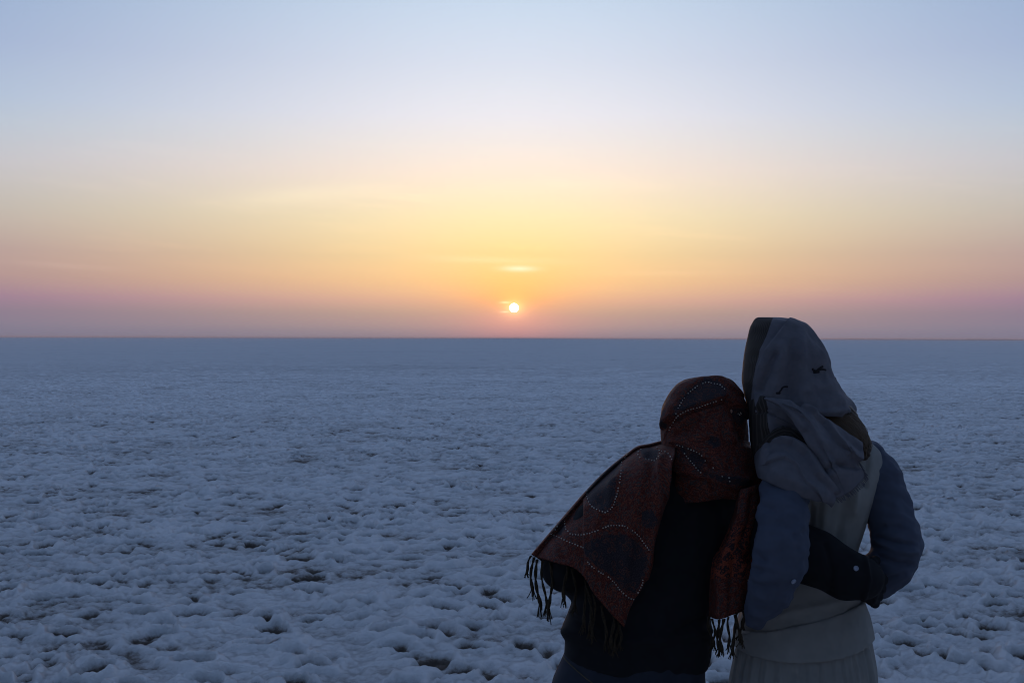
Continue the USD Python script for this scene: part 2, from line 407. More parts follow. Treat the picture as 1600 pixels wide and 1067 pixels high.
obj('distant_shore', (v_, np.vstack([q_[:, [0, 1, 2]], q_[:, [0, 2, 3]]])), MAT['far_earth'], kind='structure', label='low brown strip of land along the horizon on the right')

# the sun itself, low over the horizon
sm = trimesh.creation.icosphere(4, 16000 * math.tan(math.radians(.215)))
sm.apply_translation(EYE + SUN_DIR * 16000)
obj('sun', sm, MAT['sun_disc'], label='small white glowing sun just above the horizon', category='sun')


# thin dust haze lying on the plain
bx = trimesh.creation.box([52000, 52000, 5.6])
bx.apply_translation([0, 0, 1.8])
MAT['haze'] = usdkit.material(stage, '/World/Looks/haze', {'v': ('principled_volume', dict(color=(.72, .70, .78), density=HAZE, anisotropy=0.0))}, volume='v.volume')
obj('haze', bx, MAT['haze'], smooth=False, kind='stuff', label='thin dusty haze over the salt flat')

# ------------------------------------------------------------------ modelling tools
class Field:
    """A signed distance field on a grid, filled shape by shape and meshed by surface nets."""

    def __init__(self, lo, hi, h):
        self.h, self.lo = h, np.asarray(lo, float)
        self.n = np.ceil((np.asarray(hi) - self.lo) / h).astype(int) + 1
        self.d = np.full(self.n, 0.2, np.float32)

    def block(self, lo, hi):
        a = np.clip(np.floor((np.asarray(lo) - self.lo) / self.h).astype(int), 0, self.n - 1)
        b = np.clip(np.ceil((np.asarray(hi) - self.lo) / self.h).astype(int) + 1, 1, self.n)
        s = tuple(slice(p, q) for p, q in zip(a, b))
        ax = [self.lo[k] + self.h * np.arange(a[k], b[k]) for k in range(3)]
        return s, np.meshgrid(*ax, indexing='ij')

    def add(self, lo, hi, fn, k=.02, sub=False):
        m = 3 * k + .02
        s, g = self.block(np.asarray(lo) - m, np.asarray(hi) + m)
        e, d = fn(*g), self.d[s]
        if sub:
            self.d[s] = np.maximum(d, -e)
        else:
            t = np.clip(.5 + .5 * (d - e) / k, 0, 1)
            self.d[s] = d * (1 - t) + e * t - k * t * (1 - t)

    def cone(self, a, b, ra, rb, k=.02):
        a, b = np.asarray(a, float), np.asarray(b, float)
        ab = b - a
        L = max(ab @ ab, 1e-9)
        r = max(ra, rb)

        def fn(x, y, z):
            t = np.clip(((x - a[0]) * ab[0] + (y - a[1]) * ab[1] + (z - a[2]) * ab[2]) / L, 0, 1)
            return np.sqrt((x - a[0] - t * ab[0]) ** 2 + (y - a[1] - t * ab[1]) ** 2 + (z - a[2] - t * ab[2]) ** 2) - (ra + (rb - ra) * t)
        self.add(np.minimum(a, b) - r, np.maximum(a, b) + r, fn, k)

    def chain(self, pts, k=.02):
        for p, q in zip(pts[:-1], pts[1:]):
            self.cone(p[0], q[0], p[1], q[1], k)

    def ellipsoid(self, c, r, axes=np.eye(3), k=.02, sub=False):
        c, r = np.asarray(c, float), np.asarray(r, float)

        def fn(x, y, z):
            q = [((x - c[0]) * axes[i][0] + (y - c[1]) * axes[i][1] + (z - c[2]) * axes[i][2]) / r[i] for i in range(3)]
            return (np.sqrt(q[0] ** 2 + q[1] ** 2 + q[2] ** 2) - 1) * r.min()
        self.add(c - r.max(), c + r.max(), fn, k, sub)

    def profile(self, rows, k=.02, power=2.3):
        """rows: (py, left px, right px, Y centre, half depth): a limb or trunk of rounded cross-sections with that outline."""
        rows = sorted(rows, key=lambda r: -r[0])
        zc = np.array([P(.5 * (r[1] + r[2]), r[0], r[3])[2] for r in rows])
        xl = np.array([P(r[1], r[0], r[3])[0] for r in rows])
        xr = np.array([P(r[2], r[0], r[3])[0] for r in rows])
        fs = [PchipInterpolator(zc, q) for q in ((xl + xr) / 2, (xr - xl) / 2, np.array([r[3] for r in rows]), np.array([r[4] for r in rows]))]
        z0, z1 = zc[0], zc[-1]

        def fn(x, y, z):
            zz = np.clip(z[0, 0, :], z0, z1)
            cx, hw, cy, hd = [f(zz)[None, None, :] for f in fs]
            q = (np.abs((x - cx) / hw) ** power + np.abs((y - cy) / hd) ** power) ** (1 / power)
            d = (q - 1) * np.minimum(hw, hd)
            dz = np.maximum(np.maximum(z - z1, z0 - z), 0)
            return np.where(dz > 0, np.sqrt(np.maximum(d, 0) ** 2 + dz ** 2), np.maximum(d, np.maximum(z - z1, z0 - z)))
        self.add([(xl).min() - .02, min(r[3] - r[4] for r in rows) - .02, z0], [(xr).max() + .02, max(r[3] + r[4] for r in rows) + .02, z1], fn, k)

    def cut(self, fn):
        s, g = self.block(self.lo, self.lo + self.h * (self.n - 1))
        self.d[s] = np.maximum(self.d[s], fn(*g))

    def mesh(self, smooth=0):
        d = self.d
        d[0], d[-1], d[:, 0], d[:, -1], d[:, :, 0], d[:, :, -1] = (.2,) * 6
        ins = d < 0
        nx, ny, nz_ = d.shape
        cs = [(i, j, k) for i in (0, 1) for j in (0, 1) for k in (0, 1)]
        cnt = sum(ins[i:nx - 1 + i, j:ny - 1 + j, k:nz_ - 1 + k].astype(np.int8) for i, j, k in cs)
        cells = np.argwhere((cnt > 0) & (cnt < 8))
        idx = np.full((nx - 1, ny - 1, nz_ - 1), -1, np.int64)
        idx[tuple(cells.T)] = np.arange(len(cells))
        acc, num = np.zeros((len(cells), 3)), np.zeros(len(cells))
        for a in cs:
            for ax in range(3):
                if a[ax] == 0:
                    b = list(a)
                    b[ax] = 1
                    da, db = d[tuple((cells + a).T)], d[tuple((cells + b).T)]
                    x = (da < 0) != (db < 0)
                    t = np.where(x, da / np.where(x, da - db, 1), 0)
                    q = np.tile(np.array(a, float), (len(cells), 1))
                    q[:, ax] = t
                    acc[x] += q[x]
                    num[x] += 1
        v = (cells + acc / num[:, None]) * self.h + self.lo
        faces = []
        for ax in range(3):
            s0, s1 = [slice(None)] * 3, [slice(None)] * 3
            s0[ax], s1[ax] = slice(0, -1), slice(1, None)
            a, b = ins[tuple(s0)], ins[tuple(s1)]
            e = np.argwhere(a != b)
            o1, o2 = (ax + 1) % 3, (ax + 2) % 3
            ok = (e[:, o1] > 0) & (e[:, o2] > 0) & (e[:, o1] < d.shape[o1] - 1) & (e[:, o2] < d.shape[o2] - 1)
            e = e[ok]
            q = []
            for p1, p2 in ((-1, -1), (0, -1), (0, 0), (-1, 0)):
                c = e.copy()
                c[:, o1] += p1
                c[:, o2] += p2
                q.append(idx[tuple(c.T)])
            q = np.stack(q, 1)
            flip = ~a[tuple(e.T)]
            q[flip] = q[flip][:, ::-1]
            faces.append(q)
        q = np.concatenate(faces)
        m = trimesh.Trimesh(v, np.vstack([q[:, [0, 1, 2]], q[:, [0, 2, 3]]]), process=False)
        if smooth:
            trimesh.smoothing.filter_taubin(m, iterations=smooth)
        return m


def polyline_dist(p, line):
    """Distance and signed distance (positive on the left of the walk, in picture space) to a polyline, and how far along it lies."""
    line = np.asarray(line, float)
    best, sgn = np.full(len(p), 1e9), np.zeros(len(p))
    for a, b in zip(line[:-1], line[1:]):
        ab = b - a
        t = np.clip(((p - a) @ ab) / max(ab @ ab, 1e-9), 0, 1)
        q = p - a - t[:, None] * ab
        d = np.hypot(q[:, 0], q[:, 1])
        s = ab[0] * (p - a)[:, 1] - ab[1] * (p - a)[:, 0]
        m = d < best
        best[m], sgn[m] = d[m], np.where(s[m] > 0, -1.0, 1.0)
    return best, best * sgn


def crease(p, items):
    """Displacement in metres at picture points p. ('r', line, width, height) ridge or valley; ('s', line, width, height, fall) a fold lying over what is on the right of the walk."""
    h = np.zeros(len(p))
    for it in items:
        d, sd = polyline_dist(p, it[1])
        if it[0] == 'r':
            h += it[3] * np.exp(-(d / it[2]) ** 2)
        else:
            h += it[3] * .5 * (1 + np.tanh(sd / it[2])) * np.exp(-np.maximum(d, 0) / it[4])
    return h


def inside(p, poly):
    poly = np.asarray(poly, float)
    r = np.zeros(len(p), bool)
    x, y = p[:, 0], p[:, 1]
    for a, b in zip(poly, np.roll(poly, -1, 0)):
        c = ((a[1] > y) != (b[1] > y)) & (x < (b[0] - a[0]) * (y - a[1]) / (b[1] - a[1] + 1e-12) + a[0])
        r ^= c
    return r


def resample(pts, n):
    pts = np.asarray(pts, float)
    t = np.concatenate([[0], np.cumsum(np.linalg.norm(np.diff(pts[:, :2], axis=0), axis=1) + 1e-6)])
    return PchipInterpolator(t / t[-1], pts, axis=0)(np.linspace(0, 1, n))


def coons(top, bottom, left, right, nu, nv):
    """A sheet between four picture-space curves of (px, py, Y)."""
    T, B, L, R = resample(top, nu), resample(bottom, nu), resample(left, nv), resample(right, nv)
    u, v = np.linspace(0, 1, nu)[None, :, None], np.linspace(0, 1, nv)[:, None, None]
    g = (1 - v) * T[None] + v * B[None] + (1 - u) * L[:, None] + u * R[:, None]
    return g - ((1 - u) * (1 - v) * T[0] + u * (1 - v) * T[-1] + (1 - u) * v * B[0] + u * v * B[-1])


def cloth(g, creases=(), thick=.004, noise=.0, nscale=.05, aniso=(1, 1, 1), seed=0, world=False, out=None, crown=0.0):
    """g: (nv, nu, 3) grid of (px, py, Y) or world points -> a thick sheet: vertices, faces, uv in metres, picture position, front mask."""
    w = g if world else P(g[..., 0], g[..., 1], g[..., 2])
    nv, nu = w.shape[:2]
    for step in range(2):
        du, dv = np.gradient(w, axis=1), np.gradient(w, axis=0)
        n = np.cross(du, dv)
        n /= np.linalg.norm(n, axis=-1, keepdims=True) + 1e-12
        if step == 0:
            mid = n[nv // 3:2 * nv // 3 + 1, nu // 3:2 * nu // 3 + 1].reshape(-1, 3).mean(0)
            flip = mid[1] > 0 if out is None else out
        if flip:
            n = -n
        if step == 0:
            px = to_px(w).reshape(-1, 2)
            h = 1.7 * crease(px, creases) if creases else np.zeros(nu * nv)
            if noise:
                q = w.reshape(-1, 3) / nscale * np.asarray(aniso)
                h = h + noise * (n2(q[:, 0] + q[:, 1] * .7, q[:, 2] + .4 * q[:, 1], seed) + .5 * n2(2.1 * q[:, 0] + 1.4 * q[:, 1], 2.1 * q[:, 2], seed + 1))
            # creases act where the sheet faces the viewer's side
            fade = np.clip(-n[..., 1] * 2.5, 0, 1).reshape(-1) if creases else 1
            if crown:
                fade = fade * np.repeat(np.clip(np.linspace(0, 1, nv) / crown, 0, 1) ** 1.5, nu)
            w = w + n * (h * fade).reshape(nv, nu, 1)
    back = w - n * thick
    su = np.concatenate([np.zeros((nv, 1)), np.cumsum(np.linalg.norm(np.diff(w, axis=1), axis=-1), 1)], 1)
    su -= su[:, nu // 2:nu // 2 + 1]
    sv = np.concatenate([np.zeros((1, nu)), np.cumsum(np.linalg.norm(np.diff(w, axis=0), axis=-1), 0)], 0)
    uv = np.stack([su, sv], -1).reshape(-1, 2)
    i, j = np.meshgrid(np.arange(nv - 1), np.arange(nu - 1), indexing='ij')
    a = (i * nu + j).ravel()
    q = np.stack([a, a + 1, a + nu + 1, a + nu], 1)
    if flip:
        q = q[:, ::-1]
    N = nu * nv
    rim = np.concatenate([np.arange(nu - 1), np.arange(nu - 1, N - 1, nu), np.arange(N - 1, N - nu, -1), np.arange(N - nu, 0, -nu)])
    r2 = np.roll(rim, -1)
    side = np.stack([rim, rim + N, r2 + N, r2], 1)
    if flip:
        side = side[:, ::-1]
    q = np.concatenate([q, q[:, ::-1] + N, side])
    f = np.vstack([q[:, [0, 1, 2]], q[:, [0, 2, 3]]])
    v = np.concatenate([w.reshape(-1, 3), back.reshape(-1, 3)])
    return dict(v=v, f=f, uv=np.concatenate([uv, uv]), px=np.concatenate([px, px]), nu=nu, nv=nv)


def hood(rows, phi0, phi1, nu, nv, power=2.0, ycurve=None):
    """C-shaped rows (py, left px, right px, Y centre, half depth) wrapped round a head from phi0 (right, front) past the back to phi1 (left, front)."""
    rows = np.array(rows, float)
    s = np.concatenate([[0], np.cumsum(np.hypot(np.diff(rows[:, 0]), .5 * np.abs(np.diff(rows[:, 2] - rows[:, 1]))))])
    I = PchipInterpolator(s / s[-1], rows, axis=0)(np.linspace(0, 1, nv))
    ph = np.linspace(phi1, phi0, nu)[None]
    cx, hw, cy, hd = [I[:, k][:, None] for k in range(4)] if False else [((I[:, 1] + I[:, 2]) / 2)[:, None], ((I[:, 2] - I[:, 1]) / 2)[:, None], I[:, 3][:, None], I[:, 4][:, None]]
    c, sn = np.cos(ph), np.sin(ph)
    e = 2 / power
    gx = cx + hw * np.sign(c) * np.abs(c) ** e
    gy = cy - hd * np.sign(sn) * np.abs(sn) ** e
    gp = np.broadcast_to(I[:, 0][:, None], gx.shape).copy()
    if ycurve is not None:
        gp = gp + ycurve(gx, gp)
    return np.stack([gx, gp, gy], -1)


def displace(m, items=(), noise=0., nscale=.05, aniso=(1, 1, 1), seed=0, zclip=None):
    n = m.vertex_normals.copy()
    px = to_px(m.vertices)
    h = 1.6 * crease(px, items) if items else np.zeros(len(px))
    fade = np.clip(-n[:, 1] * 2.5, 0, 1)
    h = h * fade
    if noise:
        q = m.vertices / nscale * np.asarray(aniso)
        h = h + noise * (n2(q[:, 0] + q[:, 1] * .7, q[:, 2] + .4 * q[:, 1], seed) + .5 * n2(2.1 * q[:, 0] + 1.4 * q[:, 1], 2.1 * q[:, 2], seed + 1))
    m.vertices = m.vertices + n * h[:, None]
    return m


def first_hits(pxs, v, f):
    """Where lines of sight through photo pixels first meet the mesh: points and normals (nan where they miss)."""
    a, b, c = v[f[:, 0]], v[f[:, 1]], v[f[:, 2]]
    pa, pb, pc = to_px(a), to_px(b), to_px(c)
    lo, hi = np.minimum(np.minimum(pa, pb), pc), np.maximum(np.maximum(pa, pb), pc)
    out, nor = np.full((len(pxs), 3), np.nan), np.full((len(pxs), 3), np.nan)
    for i, (x, y) in enumerate(pxs):
        k = np.where((lo[:, 0] <= x) & (hi[:, 0] >= x) & (lo[:, 1] <= y) & (hi[:, 1] >= y))[0]
        if not len(k):
            continue
        d = P(x, y, 3.0) - EYE
        e1, e2, s = b[k] - a[k], c[k] - a[k], EYE - a[k]
        h = np.cross(d, e2)
        det = (e1 * h).sum(1)
        det = np.where(np.abs(det) < 1e-14, 1e-14, det)
        u = (s * h).sum(1) / det
        q = np.cross(s, e1)
        w = (q @ d) / det
        t = (e2 * q).sum(1) / det
        ok = (u >= -.001) & (w >= -.001) & (u + w <= 1.001) & (t > 0)
        if ok.any():
            j = np.argmin(np.where(ok, t, 1e9))
            out[i] = EYE + d * t[j]
            nn = np.cross(e1[j], e2[j])
            nn /= np.linalg.norm(nn) + 1e-15
            nor[i] = nn if nn @ d < 0 else -nn
    return out, nor


def spaced(line, step):
    line = np.asarray(line, float)
    s = np.concatenate([[0], np.cumsum(np.hypot(*np.diff(line, axis=0).T))])
    n = max(int(s[-1] / step), 1)
    return PchipInterpolator(s, line, axis=0)(np.linspace(0, s[-1], n + 1))


def tube(pts, rad, sides=7):
    p = np.asarray(pts, float)
    t = np.gradient(p, axis=0)
    t /= np.linalg.norm(t, axis=1, keepdims=True) + 1e-12
    ref = np.array([0.13, 1.0, 0.07])
    a = np.cross(t, ref)
    a /= np.linalg.norm(a, axis=1, keepdims=True) + 1e-12
    b = np.cross(t, a)
    an = np.arange(sides) * 2 * np.pi / sides
    r = np.broadcast_to(rad, (len(p),))[:, None, None]
    v = (p[:, None] + r * (np.cos(an)[None, :, None] * a[:, None] + np.sin(an)[None, :, None] * b[:, None])).reshape(-1, 3)
    i, j = np.meshgrid(np.arange(len(p) - 1), np.arange(sides), indexing='ij')
    q = np.stack([i * sides + j, i * sides + (j + 1) % sides, (i + 1) * sides + (j + 1) % sides, (i + 1) * sides + j], -1).reshape(-1, 4)
    f = np.vstack([q[:, [0, 1, 2]], q[:, [0, 2, 3]]])
    c0, c1 = len(v), len(v) + 1
    v = np.vstack([v, p[0], p[-1]])
    k = np.arange(sides)
    f = np.vstack([f, np.stack([np.full(sides, c0), (k + 1) % sides, k], 1), np.stack([np.full(sides, c1), (len(p) - 1) * sides + k, (len(p) - 1) * sides + (k + 1) % sides], 1)])
    return v, f


def merge(parts):
    V, Fc, o = [], [], 0
    for v, f in parts:
        V.append(v)
        Fc.append(np.asarray(f) + o)
        o += len(v)
    return np.vstack(V), np.vstack(Fc)


def J(px, py, Y, rpx):
    return (P(px, py, Y), rpx * Y / F)


def hand(fd, wrist, fwd, palm_n, side, curl=.5, size=1.0, grow=0.0):
    """A palm, four bent fingers of unequal length and a thumb leaving the side of the palm. fwd: towards the fingers, palm_n: the way the palm faces, side: +1 / -1 where the thumb is."""
    fwd = np.asarray(fwd, float) / np.linalg.norm(fwd)
    palm_n = np.asarray(palm_n, float)
    palm_n = palm_n - fwd * (palm_n @ fwd)
    palm_n /= np.linalg.norm(palm_n)
    lat = np.cross(fwd, palm_n) * side
    w = np.asarray(wrist, float)
    for q in (-.024, -.008, .008, .024):
        fd.cone(w + lat * q * .7 + fwd * .012, w + lat * q + fwd * .085 * size, .014 + grow, .0115 + grow, k=.012)
    for q, ln in ((.030, .072), (.010, .080), (-.010, .074), (-.029, .058)):
        p = w + lat * q + fwd * .088 * size
        d = fwd.copy()
        r = .0088 + grow
        for seg, fr in enumerate((.46, .30, .24)):
            ang = curl * (.55 + .25 * seg)
            d = d * math.cos(ang) + palm_n * math.sin(ang)
            d /= np.linalg.norm(d)
            nx = p + d * ln * fr * size
            fd.cone(p, nx, r, r * .92, k=.004)
            p, r = nx, r * .92
    p = w + lat * .026 + fwd * .03
    d = fwd * .65 + lat * .7 + palm_n * .3
    for ln, r in ((.042, .0125 + grow), (.032, .0100 + grow)):
        d = d / np.linalg.norm(d)
        nx = p + d * ln * size
        fd.cone(p, nx, r, r * .88, k=.006)
        p = nx
        d = d + fwd * .5 + palm_n * .25


def head(fd, c, up, fw, r=.085):
    """Skull, jaw, nose, brows, lips, ears; returns the two eye centres."""
    up = np.asarray(up, float) / np.linalg.norm(up)
    fw = np.asarray(fw, float)
    fw = fw - up * (fw @ up)
    fw /= np.linalg.norm(fw)
    rt = np.cross(fw, up)
    c = np.asarray(c, float)
    s = r / .085

    def at(a, b, d):
        return c + s * (rt * a + fw * b + up * d)
    ax = np.stack([rt, fw, up])
    fd.ellipsoid(at(0, -.012, .018), np.array([.070, .088, .082]) * s, ax, k=.02)
    fd.ellipsoid(at(0, .028, -.035), np.array([.056, .055, .072]) * s, ax, k=.03)
    fd.ellipsoid(at(0, .052, -.092), np.array([.022, .020, .018]) * s, ax, k=.03)
    fd.cone(at(0, .078, .008), at(0, .100, -.030), .008 * s, .011 * s, k=.012)
    for q in (-1, 1):
        fd.cone(at(.010 * q, .078, .022), at(.042 * q, .062, .020), .008 * s, .006 * s, k=.012)
        fd.ellipsoid(at(.030 * q, .079, .005), np.array([.015, .012, .011]) * s, ax, k=.006, sub=True)
        fd.ellipsoid(at(.071 * q, -.008, -.010), np.array([.008, .019, .031]) * s, ax, k=.008)
        fd.ellipsoid(at(.011 * q, .090, -.034), np.array([.008, .008, .007]) * s, ax, k=.006)
    fd.cone(at(-.020, .070, -.060), at(.020, .070, -.060), .006 * s, .006 * s, k=.008)
    fd.ellipsoid(at(0, .079, -.057), np.array([.017, .009, .006]) * s, ax, k=.006)
    fd.ellipsoid(at(0, .078, -.068), np.array([.015, .009, .007]) * s, ax, k=.006)
    return [at(.030 * q, .066, .006) for q in (-1, 1)], .0115 * s


def shoe(px, Y, fw=(0, 1, 0)):
    fd = Field(P(px, 1545, Y) + [-.09, -.14, -.03], P(px, 1545, Y) + [.09, .26, .16], .005)
    o = P(px, 1545, Y)
    o[2] = 0.0
    fd.cone(o + [0, -.05, .045], o + [0, .16, .035], .040, .036, k=.02)
    fd.cone(o + [0, -.05, .05], o + [0, -.03, .10], .040, .040, k=.02)
    fd.cut(lambda x, y, z: .006 - z)
    return fd.mesh()


LO, HI = P(780, 1545, 3.0), P(1480, 480, 3.0)

# ------------------------------------------------------------------ the two people
GROUND_A = P(985, 1545, 3.0)
GROUND_A[2] = 0.0
GROUND_B = P(1258, 1545, 3.0)
GROUND_B[2] = 0.0

pa = thing('person', GROUND_A, category='person', group='people watching the sunset',
           label='shorter person in dark red paisley shawl and black jumper, leaning on the taller one')
pb = thing('person', GROUND_B, category='person', group='people watching the sunset',
           label='taller person in a grey headscarf, cream top and blue sleeves, one elbow bent out')


def field(h=.005, lo=LO, hi=HI):
    return Field(np.minimum(lo, hi) - [.12, .45, .05], np.maximum(lo, hi) + [.12, .45, .05], h)


# ---- shorter person: body, clothes
fd = field()
HA = P(1100, 650, 3.02)
fd.profile([(730, 1050, 1130, 3.03, .05), (750, 1010, 1145, 3.03, .062), (790, 985, 1142, 3.03, .072), (830, 966, 1132, 3.03, .076), (880, 938, 1110, 3.03, .078), (930, 918, 1095, 3.02, .08), (985, 900, 1090, 3.02, .086), (1060, 884, 1082, 3.02, .088), (1110, 884, 1080, 3.02, .08)], k=.03)
fd.chain([J(1090, 755, 3.03, 40), J(1097, 700, 3.02, 34), J(1100, 670, 3.02, 34)], k=.04)
fd.chain([J(1020, 752, 3.02, 22), J(1135, 770, 3.02, 22)], k=.03)
fd.chain([J(1008, 752, 3.02, 24), J(884, 884, 3.00, 22), J(935, 905, 3.13, 17)], k=.02)
fd.chain([J(1140, 772, 3.00, 25), J(1205, 843, 2.91, 22), J(1238, 862, 2.87, 21), J(1280, 874, 2.855, 20), J(1348, 902, 2.85, 17)], k=.02)
fd.chain([J(930, 1095, 3.02, 50), J(926, 1290, 3.00, 38), J(930, 1490, 3.02, 26), J(930, 1530, 3.03, 26)], k=.03)
fd.chain([J(1036, 1095, 3.02, 50), J(1040, 1290, 3.00, 38), J(1040, 1490, 3.02, 26), J(1040, 1530, 3.03, 26)], k=.03)
hand(fd, P(938, 906, 3.14), (.7, .45, .1), (0, 1, 0), -1, .35)
HAND_A = (P(1330, 901, 2.84), (.78, .38, -.40), (-.3, .9, -.1), 1, .6, .86)
hand(fd, *HAND_A)
eyes, er = head(fd, HA, (.08, 0, 1), (-.25, 1, .0), .080)
body_a = obj('body', fd.mesh(), MAT['skin'], pa)
for e in eyes:
    s_ = trimesh.creation.icosphere(2, er)
    s_.apply_translation(e)
    obj('eye', s_, MAT['eye'], body_a)

fd = field(.0045, P(800, 1120, 3.0), P(1420, 640, 3.0))
fd.profile([(690, 1050, 1135, 3.03, .05), (720, 1022, 1150, 3.03, .075), (750, 985, 1163, 3.03, .09), (790, 965, 1160, 3.03, .10), (830, 945, 1150, 3.03, .105), (880, 918, 1128, 3.03, .105), (930, 899, 1113, 3.02, .108),
            (960, 886, 1109, 3.02, .112), (985, 878, 1110, 3.02, .116), (1003, 882, 1112, 3.02, .116), (1022, 880, 1110, 3.02, .113), (1043, 876, 1104, 3.02, .108)], k=.02)
fd.chain([J(1005, 742, 3.02, 36), J(935, 820, 3.0, 38), J(884, 886, 3.00, 35), J(905, 900, 3.06, 32), J(940, 907, 3.15, 24)], k=.02)
fd.chain([J(1150, 768, 3.0, 36), J(1195, 835, 2.92, 40), J(1235, 860, 2.865, 45), J(1275, 872, 2.855, 42), J(1322, 897, 2.835, 37), J(1346, 904, 2.83, 33)], k=.02)
zt = P(990, 1040, 3.0)[2]
fd.cut(lambda x, y, z: (zt - .015 + .03 * np.clip((P(1000, 1040)[0] - x) / .17, -1, 1)) - z)
m = fd.mesh()
displace(m, [('r', [(1350, 862), (1358, 905), (1348, 945)], 3, .004), ('r', [(1290, 850), (1300, 890), (1296, 925)], 5, -.004), ('r', [(880, 985), (940, 1000), (1020, 1002), (1108, 985)], 9, .006),
             ('r', [(890, 960), (930, 985)], 5, -.004), ('r', [(1108, 960), (1060, 985)], 6, -.004)], noise=.0035, nscale=.07, aniso=(1, 1, .7), seed=3)
jumper = obj('jumper', m, MAT['black_wool'], pa)
hit, nor = first_hits([(1337, 888)], m.vertices, m.faces)


def button(c, n, r, parent):
    b = trimesh.creation.cylinder(r, .003, sections=24)
    rim = trimesh.creation.torus(r * .85, r * .17, major_sections=24, minor_sections=8)
    rim.apply_translation([0, 0, .0015])
    b = trimesh.util.concatenate([b, rim])
    b.apply_transform(trimesh.geometry.align_vectors([0, 0, 1], n))
    b.apply_translation(c + n * .002)
    obj('button', b, MAT['button'], parent, smooth=30)


button(hit[0], nor[0], .0058, jumper)
fd = field(.0035, P(1290, 990, 3.0), P(1440, 850, 3.0))
hand(fd, *HAND_A, grow=.0032)
fd.cone(HAND_A[0] - np.array([.03, -.0, -.012]), HAND_A[0] + np.array([.02, .006, -.01]), .036, .028, k=.012)
obj('glove', fd.mesh(), MAT['black_wool'], pa)

fd = field(.005, P(820, 1545, 3.0), P(1150, 980, 3.0))
fd.profile([(1000, 888, 1102, 3.02, .106), (1040, 873, 1101, 3.02, .112), (1067, 863, 1100, 3.02, .116), (1100, 860, 1100, 3.02, .118), (1150, 866, 1096, 3.02, .10)], k=.02)
fd.chain([J(925, 1100, 3.02, 62), J(925, 1290, 3.00, 48), J(928, 1490, 3.02, 37), J(929, 1520, 3.02, 38)], k=.02)
fd.chain([J(1040, 1100, 3.02, 62), J(1040, 1290, 3.00, 48), J(1040, 1490, 3.02, 37), J(1041, 1520, 3.02, 38)], k=.02)
m = fd.mesh()
displace(m, noise=.004, nscale=.08, aniso=(1, 1, .6), seed=9)
jeans = obj('jeans', m, MAT['denim'], pa)
ln = spaced([(873, 1016), (884, 1030), (905, 1050), (925, 1066), (950, 1080)], 3)
hit, nor = first_hits(ln, m.vertices, m.faces)
ok = ~np.isnan(hit[:, 0])
obj('seam', tube(hit[ok] + nor[ok] * .0005, .0016, 6), MAT['seam_thread'], jeans)
for x in (929, 1041):
    obj('shoe', shoe(x, 3.0), MAT['shoe_leather'], pa)

# ---- the paisley shawl
SH = []            # sheets of the shawl, all one mesh


# hood
rows = [(590, 1088, 1112, 3.02, .010), (592, 1074, 1126, 3.02, .035), (597, 1062, 1138, 3.02, .060), (606, 1052, 1148, 3.02, .082), (620, 1042, 1157, 3.02, .100), (640, 1033.5, 1164, 3.02, .114), (662, 1031.5, 1168, 3.02, .120),
        (690, 1033, 1170, 3.02, .118), (715, 1036, 1170, 3.02, .108), (745, 1040, 1172, 3.02, .098)]
g = hood(rows, -.75, math.pi + .75, 220, 140)
cr_hood = [('s', [(1036, 668), (1052, 655), (1071, 643), (1094, 634), (1116, 628), (1130, 624), (1142, 630), (1152, 640)], 1.6, .010, 34), ('r', [(1036, 671), (1052, 659), (1071, 647), (1094, 638), (1116, 632), (1130, 628)], 2.5, -.004),
           ('s', [(1056, 648), (1069, 622), (1086, 606), (1103, 598), (1120, 600), (1134, 609)], 2.5, .006, 25),
           ('r', [(1058, 690), (1072, 668), (1090, 655)], 7, -.008), ('r', [(1080, 690), (1105, 680), (1140, 690)], 10, .004), ('r', [(1148, 640), (1158, 680), (1160, 720)], 5, -.006), ('r', [(1140, 660), (1146, 700)], 6, .004)]
SH.append(('hood', cloth(g, cr_hood, .004, noise=.0035, nscale=.055, seed=21, crown=.12)))
# the wrap round the neck, below the hood
rows = [(676, 1040, 1170, 3.03, .118), (690, 1038, 1174, 3.03, .128), (705, 1036, 1180, 3.03, .136), (730, 1034, 1187, 3.03, .138), (755, 1036, 1192, 3.03, .134), (776, 1040, 1192, 3.03, .126), (783, 1041, 1191, 3.03, .122)]
g = hood(rows, -.6, math.pi + .9, 110, 60, ycurve=lambda gx, gp: np.where(gp > 765, 2.5 * np.sin((gx - 1040) / 20.0), 0) + np.where(gp < 700, (gx - 1085) * .17 * np.clip((700 - gp) / 20, 0, 1), 0))
cr_wrap = [('s', [(1056, 694), (1068, 697), (1080, 702), (1092, 708), (1102, 718)], 2.0, .008, 30), ('s', [(1062, 706), (1074, 716), (1082, 724), (1095, 740)], 2.5, -.006, 25),
           ('s', [(1055, 735), (1075, 741), (1100, 748), (1125, 757), (1150, 762), (1168, 760)], 2.5, .010, 35), ('r', [(1052, 700), (1050, 740), (1045, 780)], 4, -.008),
           ('r', [(1095, 728), (1125, 742), (1160, 748)], 6, .006), ('r', [(1060, 768), (1100, 772), (1150, 770)], 5, .003)]
SH.append(('wrap', cloth(g, cr_wrap, .004, noise=.003, nscale=.05, seed=25)))
